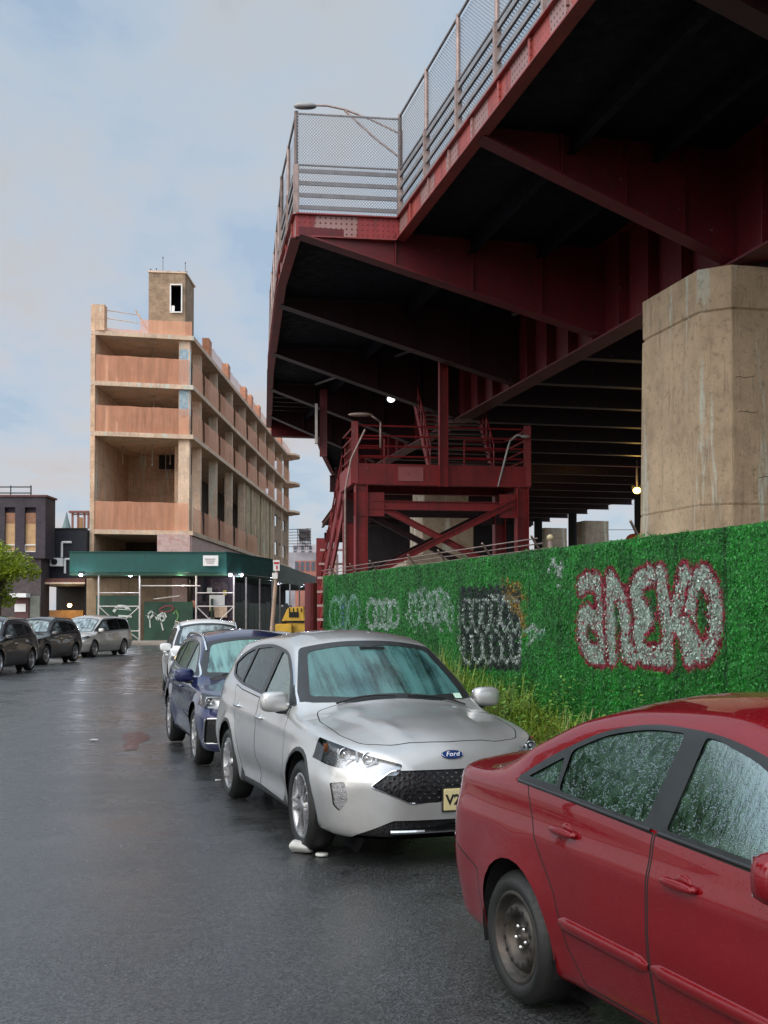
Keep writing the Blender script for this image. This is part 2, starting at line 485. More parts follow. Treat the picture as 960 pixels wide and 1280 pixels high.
    for sd in 'LR':
        hl = part(('lamp', sd), 'headlight', [M_LAMPCAV], 0, root, .045)
        if hl:
            part(('lamp', sd), 'lens', [M_LENS], 0, hl, .0)
            s = 1 if sd == 'L' else -1
            for n_, (x, y, z, r) in enumerate(S['lampdots']):
                hit = tree.ray_cast(Vector((x + .6, s * y, z)), Vector((-1, 0, 0)))
                if hit[0] is None: continue
                c = hit[0] + Vector((-.03, 0, 0)); b = MB(); b.smooth = True
                b.lathe([(r, .0), (r * .95, .012), (r * .8, .0), (r * .55, -.02), (.001, .01)], c, 'X', 20)
                b.build('projector', M_REFL, hl)
            if S.get('lampbars'):
                b = MB()
                for (x, y, z, dy, dz) in S['lampbars']:
                    hit = tree.ray_cast(Vector((x + .6, s * y, z)), Vector((-1, 0, 0)))
                    if hit[0] is None: continue
                    b.box(hit[0] + Vector((-.022, 0, 0)), (.01, dy, dz))
                if b.v: b.build('light_guide', M_GUIDE, hl)
        part(('fog', sd), 'fog_light', [M_FOG], 0, root, .012)
        tl = part(('taillamp', sd), 'tail_light', [M_TAIL], 0, root, -.002)
    # ---- underside, wheel wells, cabin
    b = MB(); x0 = S['top'][0][0] + .45; x1 = S['top'][-1][0] - .45
    b.b2((x0, -.62, S['wr'] - .06), (x1, .62, S['wr'] + .02))
    for cx in (0, -wb):
        for s in (-1, 1):
            for q in range(14):
                t0 = -.35 + (math.pi + .7) * q / 14; t1 = -.35 + (math.pi + .7) * (q + 1) / 14
                rr = ra + .015; zc = S['wr'] + .02
                p = [(cx + rr * math.cos(t), zc + rr * math.sin(t)) for t in (t0, t1)]
                yo = s * (S['zwy'] - .03); yi = s * .5
                b.add([(p[0][0], yo, p[0][1]), (p[1][0], yo, p[1][1]), (p[1][0], yi, p[1][1]), (p[0][0], yi, p[0][1])], [(0, 1, 2, 3)])
            b.add([(cx + (ra + .02) * math.cos(t), s * .5, S['wr'] + .02 + (ra + .02) * math.sin(t)) for t in [2 * math.pi * i / 20 for i in range(20)]], [tuple(range(20))])
    b.build('underbody', M_UNDER, root)
    I = S['seat']; b = MB(); b.smooth = True
    for sx in I:
        for s in (-1, 1):
            b.ball((sx, s * .36, .50), (.27, .25, .12), 12, 8, .5)
            b.ball((sx - .30, s * .36, .82), (.11, .24, .34), 12, 8, .5)
            b.ball((sx - .36, s * .36, S['head']), (.055, .13, .10), 12, 8, .6)
    b.build('seats', M_SEAT, root)
    b = MB(); b.smooth = True
    b.ball((S['dash'], 0, S['dashz']), (.30, .70, .13), 16, 8, .5)
    dsh = b.build('dashboard', M_DASH, root)
    b = MB(); b.smooth = True; ca = Vector((S['dash'] - .30, .36, S['dashz'] + .06)); pr = []
    ring = [ca + Vector((-.10 * math.sin(t), .185 * math.cos(t), .155 * math.sin(t))) for t in [2 * math.pi * i / 20 for i in range(21)]]
    b.path(ring, .014, 8); b.tube(ca + Vector((.0, -.18, 0)), ca + Vector((0, .18, 0)), .02); b.tube(ca, ca + Vector((.2, 0, -.08)), .03)
    b.build('steering_wheel', M_DASH, root)
    b = MB(); b.smooth = True
    hd = S['screen_top']; b.ball((hd[0] - .10 + .05, 0, hd[1] - .12), (.025, .12, .035), 12, 8, .6)
    b.build('rear_view_mirror', M_DASH, root)
    # ---- wheels
    proto = S['wheel'](S)
    for cx in (0, -wb):
        for s in (-1, 1):
            b = MB(); b.smooth = True
            w = .105; Rr = S['wr']; ri = S['rim']
            prof = [(ri - .01, -w + .015), (ri + .012, -w), (ri + .05, -w - .012), (Rr - .04, -w - .006), (Rr - .012, -w + .015), (Rr, -w + .04), (Rr, w - .04), (Rr - .012, w - .015), (Rr - .04, w), (ri, w)]
            yc = s * (S['zwy'] - .02 - w)
            b.lathe([(r_, -h * 1) for r_, h in prof] if s > 0 else prof, (cx, yc, Rr), 'Y', 40)
            ty = b.build('wheel', M_TYRE, root)
            rm = proto[0].copy(); rm.data = proto[0].data; COL.objects.link(rm); rm.parent = ty
            rm.location = (cx, yc, Rr); rm.rotation_euler = (0, random.uniform(0, 1), 0) if s < 0 else (math.pi, random.uniform(0, 1), 0)
            rm.name = 'rim'
            for ex in proto[1:]:
                e2 = ex.copy(); COL.objects.link(e2); e2.parent = ty; e2.location = rm.location; e2.rotation_euler = rm.rotation_euler
    for o in proto: bpy.data.objects.remove(o)
    # ---- mirrors
    mx, mz, my = S['mirror']
    for s in (-1, 1):
        b = MB(); b.smooth = True
        b.ball((mx, s * (my + .10), mz), (.065, .125, .085), 16, 10, .62)
        mo = b.build('wing_mirror', paint, root)
        b = MB(); b.smooth = True
        b.ball((mx + .0, s * (my - .02), mz - .075), (.045, .12, .028), 12, 8, .6)
        b.build('mirror_arm', trim, mo)
        b = MB(); b.box((mx - .056, s * (my + .10), mz), (.006, .19, .125)); b.build('mirror_glass', M_CHROME, mo)
    # ---- handles
    for (hx, hz) in S['handles']:
        for s in (-1, 1):
            hit = tree.ray_cast(Vector((hx, s * 1.6, hz)), Vector((0, -s, 0)))
            if hit[0] is None: continue
            y = hit[0].y
            b = MB(); b.smooth = True
            b.ball((hx + .01, y - s * .006, hz - .002), (.055, .009, .042), 14, 8)
            par = made.get(('door%d' % (30 + (1 if hx < S['bx'] else 0)), 'L' if s > 0 else 'R')) or body
            cup = b.build('handle_recess', M_UNDER if S.get('darkcup') else paint, par)
            b = MB(); b.smooth = True
            b.ball((hx, y + s * .022, hz), (.105, .013, .018), 16, 8, .8)
            b.ball((hx - .09, y + s * .008, hz), (.018, .02, .014), 8, 6); b.ball((hx + .09, y + s * .008, hz), (.018, .02, .014), 8, 6)
            b.build('door_handle', S.get('m_handle', paint), par)
    # ---- wipers
    b = MB(); y0 = .55
    for yy in (-.50, .12):
        pts = []
        for q in range(7):
            y = yy + q * .085; x = S['screen'][0][0] - .05 - .0 * q
            x = S['wiperx'] - .03 * math.sin(q / 6 * 3)
            hit = tree.ray_cast(Vector((x, y, 2.2)), Vector((0, 0, -1)))
            if hit[0] is not None: pts.append(hit[0] + Vector((0, 0, .018)))
        b.path(pts, .008, 6)
    b.build('wiper', M_DASH, root)
    if S.get('rails'):
        (xa, xb, yy, zz, mt) = S['rails']
        for s in (-1, 1):
            b = MB(); b.smooth = True; pts = []
            for q in range(13):
                t = q / 12; x = xa + (xb - xa) * t
                hit = tree.ray_cast(Vector((x, s * yy, 2.5)), Vector((0, 0, -1)))
                z = hit[0].z if hit[0] is not None else 1.6
                pts.append((x, s * yy, z + zz * min(1, 6 * t, 6 * (1 - t)) - .005))
            b.path(pts, .018, 8); b.build('roof_rail', mt, root)
    if S.get('extra'): S['extra'](S, root, body, tree, made)
    bm.free()
    return root
def put_car(root, X, Y, psi):
    """fw = (sin psi, -cos psi)"""
    root.location = (X, Y, 0.008); root.rotation_euler = (0, 0, R(psi) - math.pi / 2)
def alloy(S, n=5, double=True, face=None, dark=None, wdt=.019):
    face = face or M_ALLOY; ri = S['rim']
    b = MB(); b.smooth = True
    b.lathe([(ri + .002, -.098), (ri - .012, -.105), (ri - .022, -.09), (ri - .035, -.02), (ri - .04, .09)], (0, 0, 0), 'Y', 40)
    b.smooth = False
    for k in range(n):
        for dd in ((-.17, .17) if double else (0,)):
            t = 2 * math.pi * k / n; t2 = t + dd
            p = Vector((.045 * math.cos(t + dd * .8), -.075, .045 * math.sin(t + dd * .8)))
            q = Vector(((ri - .012) * math.cos(t2), -.094, (ri - .012) * math.sin(t2)))
            b.beam(p, q, wdt, .03, (0, 1, 0))
    b.smooth = True
    b.lathe([(.001, -.098), (.03, -.098), (.062, -.088), (.07, -.06)], (0, 0, 0), 'Y', 20)
    rim = b.build('rim', face)
    b = MB(); b.lathe([(.001, -.03), (.15, -.03), (.155, .0), (.001, .0)], (0, 0, 0), 'Y', 28)
    disc = b.build('brake_disc', M_DISC)
    b = MB(); b.lathe([(ri - .03, .05), (.001, .055)], (0, 0, 0), 'Y', 20)
    bk = b.build('wheel_barrel', M_UNDER)
    return [rim, disc, bk]
def steelwheel(S):
    ri = S['rim']; b = MB(); b.smooth = True
    b.lathe([(ri + .002, -.10), (ri - .010, -.107), (ri - .018, -.100), (ri - .024, -.062), (ri - .040, -.052), (ri - .052, -.062), (ri - .062, -.084), (ri - .074, -.092), (ri - .092, -.090), (ri - .104, -.078), (ri - .112, -.056), (ri - .120, -.050), (.066, -.052), (.034, -.054), (.032, -.068), (.001, -.070)], (0, 0, 0), 'Y', 48)
    rim = b.build('rim', M_STEELRIM)
    b = MB(); n = 14
    for k in range(n):
        t = 2 * math.pi * k / n; r = ri - .080
        c = Vector((r * math.cos(t), -.0945, r * math.sin(t)))
        b.lathe([(.0115, .002), (.0105, .0), (.001, .0)], c, 'Y', 12)
    holes = b.build('vent_pattern', M_UNDER)
    b = MB(); b.smooth = True
    for k in range(5):
        t = 2 * math.pi * k / 5 + .3; c = (.050 * math.cos(t), -.053, .050 * math.sin(t))
        b.lathe([(.010, .0), (.0105, -.018), (.006, -.026), (.001, -.027)], c, 'Y', 8)
    nuts = b.build('lug_nut_pattern', M_REFL)
    return [rim, holes, nuts]
# ------------------------------------------------------------------ camera, sky, sun
cam = bpy.data.cameras.new('camera'); co = bpy.data.objects.new('camera', cam); COL.objects.link(co)
EYE = 1.82
co.location = (0, 0, EYE); co.rotation_euler = (R(91.5), 0, 0)
cam.sensor_fit = 'VERTICAL'; cam.sensor_height = 36; cam.lens = 36 * 1480 / 1280; cam.shift_y = 88 / 1280
cam.clip_end = 3000; SC.camera = co
SUN_EL, SUN_AZ = 40, 222      # the brightest part of the cloud cover: behind the camera, to its left
def make_world():
    w = bpy.data.worlds.new('World'); SC.world = w; w.use_nodes = True
    nt = w.node_tree; N, L = nt.nodes, nt.links; bg = N['Background']
    sky = N.new('ShaderNodeTexSky'); sky.sky_type = 'NISHITA'; sky.sun_disc = False
    sky.sun_elevation = R(SUN_EL); sky.sun_rotation = R(SUN_AZ); sky.air_density = 1.0; sky.dust_density = 1.5
    tc = N.new('ShaderNodeTexCoord')
    # cloud deck: project direction on a plane overhead
    sx = N.new('ShaderNodeSeparateXYZ'); L.new(tc.outputs['Generated'], sx.inputs[0])
    z = math_(N, L, 'ADD', math_(N, L, 'MAXIMUM', sx.outputs['Z'], 0.0), .22)
    cx = N.new('ShaderNodeCombineXYZ'); L.new(math_(N, L, 'DIVIDE', sx.outputs['X'], z), cx.inputs[0]); L.new(math_(N, L, 'DIVIDE', sx.outputs['Y'], z), cx.inputs[1])
    mp = N.new('ShaderNodeMapping'); mp.inputs['Location'].default_value = (3.3, 1.2, 0); mp.inputs['Scale'].default_value = (1.5, 1.0, 1); L.new(cx.outputs[0], mp.inputs[0])
    f = noise(N, L, mp.outputs[0], 1.5, 6, .55, .3)
    f2 = noise(N, L, mp.outputs[0], 4.5, 7, .55, .2)
    s = math_(N, L, 'ADD', math_(N, L, 'MULTIPLY', f, .75), math_(N, L, 'MULTIPLY', f2, .25))
    cov = ramp(N, L, s, [(.40, g(.34)), (.58, g(.96))])
    shade = ramp(N, L, s, [(.42, (9.6, 9.9, 10.3)), (.62, (4.5, 4.4, 4.6))])
    low = ramp(N, L, sx.outputs['Z'], [(.0, (11.0, 9.3, 8.6)), (.40, (7.4, 8.4, 9.2))])
    shade = mixc(N, L, .42, shade, low)
    blue = mixc(N, L, .45, sky.outputs[0], (3.6, 7.0, 11.0))
    c = mixc(N, L, cov, blue, shade)
    az, el = R(SUN_AZ), R(SUN_EL); dv = N.new('ShaderNodeVectorMath'); dv.operation = 'DOT_PRODUCT'; L.new(tc.outputs['Generated'], dv.inputs[0])
    dv.inputs[1].default_value = (math.sin(az) * math.cos(el), math.cos(az) * math.cos(el), math.sin(el))
    gl = ramp(N, L, dv.outputs['Value'], [(.0, g(.36)), (.9, g(1.0))])      # cloud brightens towards the veiled sun
    c = mixc(N, L, 1., c, gl, 'MULTIPLY')
    L.new(c, bg.inputs['Color']); bg.inputs['Strength'].default_value = .15
    sun = bpy.data.lights.new('sun', 'SUN'); so = bpy.data.objects.new('sun', sun); COL.objects.link(so)
    sun.energy = 1.3; sun.angle = R(75); sun.color = (1, .86, .70)
    az = R(SUN_AZ); el = R(SUN_EL)      # azimuth measured from +Y towards +X
    d = Vector((math.sin(az) * math.cos(el), math.cos(az) * math.cos(el), math.sin(el)))
    so.rotation_euler = (-d).to_track_quat('-Z', 'Y').to_euler(); so.location = (0, -20, 40)
make_world()
SC.view_settings.view_transform = 'Standard'; SC.view_settings.look = 'None'; SC.view_settings.exposure = .62; SC.view_settings.gamma = 1
SC.cycles.max_bounces = 8; SC.cycles.transparent_max_bounces = 16; SC.cycles.use_denoising = True; SC.cycles.caustics_reflective = False; SC.cycles.caustics_refractive = False
# ------------------------------------------------------------------ ground
def asphalt():
    m, nt, N, L, B = nmat('wet_asphalt'); v = mapping(N, L)
    big = noise(N, L, v, .22, 5, .6); mid = noise(N, L, v, 1.6, 6, .6)
    vo = N.new('ShaderNodeTexVoronoi'); vo.inputs['Scale'].default_value = 75; L.new(v, vo.inputs['Vector'])
    fine = noise(N, L, v, 130, 4, .7)
    c = ramp(N, L, mid, [(.3, (.036, .038, .039)), (.7, (.058, .060, .061))])
    st = ramp(N, L, vo.outputs['Color'], [(.3, g(.5)), (.9, g(1.9))])
    c = mixc(N, L, 1., c, st, 'MULTIPLY')
    L.new(c, B.inputs['Base Color'])
    s = math_(N, L, 'ADD', math_(N, L, 'MULTIPLY', big, .6), math_(N, L, 'MULTIPLY', mid, .4))
    r = ramp(N, L, s, [(.42, g(.17)), (.58, g(.40))]); L.new(r, B.inputs['Roughness'])
    B.inputs['Specular IOR Level'].default_value = .5
    B.inputs['Coat Weight'].default_value = .30; B.inputs['Coat Roughness'].default_value = .28; B.inputs['Coat IOR'].default_value = 1.4
    st = ramp(N, L, s, [(.38, g(.22)), (.56, g(.62))])
    h = math_(N, L, 'ADD', vo.outputs['Distance'], math_(N, L, 'MULTIPLY', fine, .6))
    b = N.new('ShaderNodeBump'); b.inputs['Distance'].default_value = .006; L.new(st, b.inputs['Strength']); L.new(h, b.inputs['Height'])
    L.new(b.outputs['Normal'], B.inputs['Normal'])
    return m
b = MB(); b.b2((-600, -60, -.30), (600, 900, -.02)); tag(b.build('ground', mat('city_ground', (.10, .095, .09), .9)), kind='structure')
b = MB(); b.prism([(-13.6, -30), (3.55, -30), (3.9, 2), (1.35, 14.0), (-1.5, 24), (-3.0, 34), (-3.0, 220), (-9.0, 220), (-9.6, 69), (-60, 69), (-60, 62), (-13.6, 62)], -.06, 0)
tag(b.build('road', asphalt()), kind='structure')
# ------------------------------------------------------------------ car materials
M_GAP = mat('shut_line', (.006, .006, .006), .8, var=.1)
M_UNDER = mat('underside_black', (.010, .010, .010), .9, var=.3)
M_TRIM = mat('black_trim', (.024, .027, .028), .35, var=.2, bmp=.02, bs=200)
M_CLAD = mat('dark_cladding', (.035, .04, .04), .55, var=.2, bmp=.1, bs=200, dirt=(.07, .065, .06))
M_CHROME = mat('chrome', (.75, .76, .77), .12, 1., var=.05)
M_REFL = mat('lamp_reflector', (.8, .8, .8), .1, 1., var=.05)
M_ALLOY = mat('alloy', (.55, .55, .56), .3, .85, var=.12, vs=8, dirt=(.15, .13, .11))
M_DALLOY = mat('dark_alloy', (.12, .12, .125), .35, .7, var=.15)
M_DISC = mat('brake_disc', (.16, .15, .14), .45, .9, var=.2)
M_STEELRIM = mat('steel_rim', (.06, .055, .048), .45, .5, var=.5, vs=14, dirt=(.11, .08, .06), bmp=.1)
M_TYRE = mat('tyre_rubber', (.012, .013, .012), .55, var=.35, vs=9, bmp=.15, bs=60, dirt=(.028, .027, .024))
M_SEAT = mat('seat_cloth', (.03, .03, .032), .9)
M_DASH = mat('dash_plastic', (.015, .015, .016), .6)
M_LAMPCAV = mat('lamp_housing', (.42, .42, .44), .28, .9, var=.3, vs=12)
M_FOG = mat('fog_lamp', (.45, .45, .46), .2, .85, var=.5, vs=30, bmp=.4, bs=70)
M_GUIDE = emit('daylight_guide', (.8, .85, .9), .02)
M_TAIL = mat('tail_lens', (.35, .01, .012), .12, coat=1)
M_PLATE = mat('plate_yellow', (.74, .64, .34), .4, var=.08)
M_PINK = mat('red', (.5, .03, .04), .5)
M_AMBER = mat('amber_lens', (.30, .09, .03), .3)
M_BLUEBADGE = mat('badge_blue', (.01, .035, .16), .2, coat=1)
M_WHITE = mat('white_enamel', (.78, .78, .76), .4, var=.06)
M_BLACKINK = mat('black_ink', (.015, .015, .02), .5)
def _lens():
    m, nt, N, L, B = nmat('clear_lens'); out = [n for n in N if n.type == 'OUTPUT_MATERIAL'][0]
    tr = N.new('ShaderNodeBsdfTransparent'); tr.inputs[0].default_value = (.92, .95, .97, 1)
    gl = N.new('ShaderNodeBsdfGlossy'); gl.inputs['Roughness'].default_value = .03
    fr = N.new('ShaderNodeFresnel'); mx = N.new('ShaderNodeMixShader')
    L.new(math_(N, L, 'ADD', math_(N, L, 'MULTIPLY', fr.outputs[0], .9), .04), mx.inputs[0]); L.new(tr.outputs[0], mx.inputs[1]); L.new(gl.outputs[0], mx.inputs[2])
    L.new(mx.outputs[0], out.inputs['Surface']); return m
M_LENS = _lens()
def _grille():
    m, nt, N, L, B = nmat('grille_mesh'); v = mapping(N, L, (1, 1, 1))
    w = N.new('ShaderNodeTexVoronoi'); w.inputs['Scale'].default_value = 42; L.new(v, w.inputs['Vector'])
    B.inputs['Base Color'].default_value = (.008, .008, .009, 1); B.inputs['Roughness'].default_value = .35
    bump(N, L, w.outputs['Distance'], B, .35, .01); return m
M_GRILLE = _grille()
GL_SCREEN = glass_mat('fogged_screen', (.30, .50, .48), (.11, .28, .27), .8, (.8, 7, .8), (.36, .54), .2)  # fogged film; its teal also paints in reflections on the wet screen
GL_SCREEN_B = glass_mat('fogged_screen_blue_car', (.30, .50, .48), (.24, .48, .45), .85, (1, 10, 1), (.36, .52), .2)
GL_CLEAR = glass_mat('side_glass', (.50, .72, .62), (.12, .34, .17), .25, (14, 14, 2), (.42, .6), .4, refl=.32)  # green of the film paints in the reflections of foliage
GL_WET = glass_mat('wet_side_glass', (.58, .80, .70), (.20, .40, .27), .35, (34, 34, 7.0), (.40, .62), .18, refl=.36)  # wet film, with green reflections painted into its tint
GL_DARK = glass_mat('privacy_glass', (.06, .08, .075), (.10, .13, .12), .25, (9, 9, 1.2), (.5, .7), .4)
GL_FAR = glass_mat('far_screen', (.25, .38, .40), (.50, .60, .62), .8, (3, 9, 3), (.34, .56), .2)
def seg_hood_ridges(q):
    x, y, z = q.co
    if x > -.45 and x < .8 and z > .7 and abs(y) < .8:
        a = abs(y); c = .30 + .22 * max(0, (.75 - x) / 1.2)
        f = math.exp(-((a - c) / .05) ** 2) * .016 + (.010 if a < c else 0) * 1
        q.co.z += f * min(1, max(0, (x + .45) / .2)) * min(1, max(0, (.8 - x) / .25))
def side_scoop(z0, z1, depth, xa, xb):
    def fn(q):
        x, y, z = q.co
        if xa < x < xb and abs(y) > .6 and z0 < z < z1:
            t = (z - z0) / (z1 - z0); w = min(1, (x - xa) / .25, (xb - x) / .25)
            q.co.y -= math.copysign(depth * math.sin(math.pi * t) ** 1.5 * w, y)
    return fn
def crease(zf, amp, wid, xa, xb):
    def fn(q):
        x, y, z = q.co
        if xa < x < xb and abs(y) > .6:
            zc = zf(x); w = min(1, (x - xa) / .2, (xb - x) / .2)
            q.co.y += math.copysign(amp * math.exp(-((z - zc) / wid) ** 2) * w, y)
    return fn
def flare(cx, r0, amp, wr):
    def fn(q):
        x, y, z = q.co
        if abs(y) > .6:
            d = math.hypot(x - cx, z - wr)
            if d < r0 + .14 and z > .2: q.co.y += math.copysign(amp * (1 - max(0, d - r0) / .14) if d > r0 else amp, y)
    return fn
def plate(root, tree, x0, z, words, face, ink, y0=0):
    hit = tree.ray_cast(Vector((x0 + .5, y0, z)), Vector((-1, 0, 0)))
    if hit[0] is None: return
    c = hit[0] + Vector((.02, 0, 0))
    b = MB(); b.box(c, (.012, .305, .155)); p = b.build('licence_plate', face, root, bevel=.004)
    b = MB(); b.box(c + Vector((-.008, 0, 0)), (.012, .325, .175)); b.build('plate_frame', M_TRIM, p)
    # letters read from in front (facing +x): text right = +y, seen from ahead of the car
    Mx = Matrix(((0, 0, 1, c.x + .007), (1, 0, 0, y0 - .138), (0, 1, 0, c.z - .004), (0, 0, 0, 1)))
    text_mesh('plate_characters', words, .10, ink, Mx, p, .001, align='LEFT', bold=.003)
# ------------------------------------------------------------------ silver crossover
def silver_extra(S, root, body, tree, made):
    # oval badge
    hit = tree.ray_cast(Vector((1.6, 0, .79)), Vector((-1, 0, 0)))
    c = hit[0]; n = hit[1]
    if n.x < 0: n = -n
    yv = Vector((0, 1, 0)); up = n.cross(yv).normalized()
    if up.z < 0: up = -up
    b = MB()
    def oval(a, bb, off, th):
        V = [c + n * off + yv * (a * math.cos(t)) + up * (bb * math.sin(t)) for t in [2 * math.pi * i / 32 for i in range(32)]]
        b.extr(V, n * th)
    oval(.085, .036, .0, .010); bd = b.build('badge', M_BLUEBADGE, root)
    b = MB(); 
    ring = [c + n * .011 + yv * (.080 * math.cos(t)) + up * (.0315 * math.sin(t)) for t in [2 * math.pi * i / 32 for i in range(33)]]
    b.path(ring, .0016, 5); b.build('badge_ring', M_CHROME, bd)
    Mx = Matrix.Translation(c + n * .011) @ Matrix((yv, up, n)).transposed().to_4x4()
    text_mesh('badge_script', 'Ford', .055, M_WHITE, Mx, bd, .0008, shear=.35)
    # grille studs
    gp = S['grille_poly']; b = MB()
    row = 0; z = .50
    while z < .70:
        y = -.62 + (.035 if row % 2 else 0)
        while y < .62:
            if inside(offset_poly(gp, -.02), y, z):
                h = tree.ray_cast(Vector((1.6, y, z)), Vector((-1, 0, 0)))
                if h[0] is not None:
                    p = h[0] + Vector((-.006, 0, 0)); s = .013
                    b.add([p + Vector((.004, -s, .006)), p + Vector((.004, s, .006)), p + Vector((.004, 0, -.007)), p + Vector((-.012, 0, 0))], [(0, 2, 1), (0, 1, 3), (1, 2, 3), (2, 0, 3)])
            y += .07
        z += .028; row += 1
    b.build('grille_pattern', M_CHROME, made[('grille', '')])
    b = MB(); pts = []
    for y, z in [gp[i % len(gp)] for i in range(len(gp) + 1)]:
        h = tree.ray_cast(Vector((1.6, y, z)), Vector((-1, 0, 0)))
        if h[0] is not None: pts.append(h[0] + Vector((.003, 0, 0)))
    b.path(pts, .007, 6); b.build('grille_surround', M_CHROME, made[('grille', '')])
    plate(root, tree, 1.2, .485, 'V2', M_PLATE, M_BLACKINK, .05)
    b = MB(); pts = []
    for i in range(17):
        y = -.48 + .06 * i; h = tree.ray_cast(Vector((1.6, y, .275)), Vector((-1, 0, 0)))
        if h[0] is not None: pts.append(h[0] + Vector((.008, 0, -.01)))
    b.path(pts, .014, 6); b.build('skid_trim', M_CHROME, root)
    for s_ in (-1, 1):
        h = tree.ray_cast(Vector((1.6, s_ * .83, .83)), Vector((-1, 0, 0)))
        if h[0] is not None: b = MB(); b.box(h[0] + Vector((-.035, 0, 0)), (.01, .03, .06)); b.build('amber_reflector', M_AMBER, made[('lamp', 'L' if s_ > 0 else 'R')])
    # sensor pod and sticker on the screen
    b = MB(); h = tree.ray_cast(Vector((-1.12, 0.02, 2.2)), Vector((0, 0, -1)))
    b.box(h[0] + Vector((.04, 0, -.06)), (.14, .22, .05)); b.build('sensor_pod', M_DASH, root)
    b = MB(); h = tree.ray_cast(Vector((-.50, .60, 2.2)), Vector((0, 0, -1))); n = h[1]; n = -n if n.z < 0 else n
    a = n.cross(Vector((0, 1, 0))).normalized()
    P = [h[0] + n * .004 + Vector((0, 1, 0)) * u + a * v for u, v in ((-.04, -.035), (.04, -.035), (.04, .035), (-.04, .035))]
    b.extr(P, n * .001); b.build('sticker', mat('sticker_mint', (.55, .75, .62), .5), root)
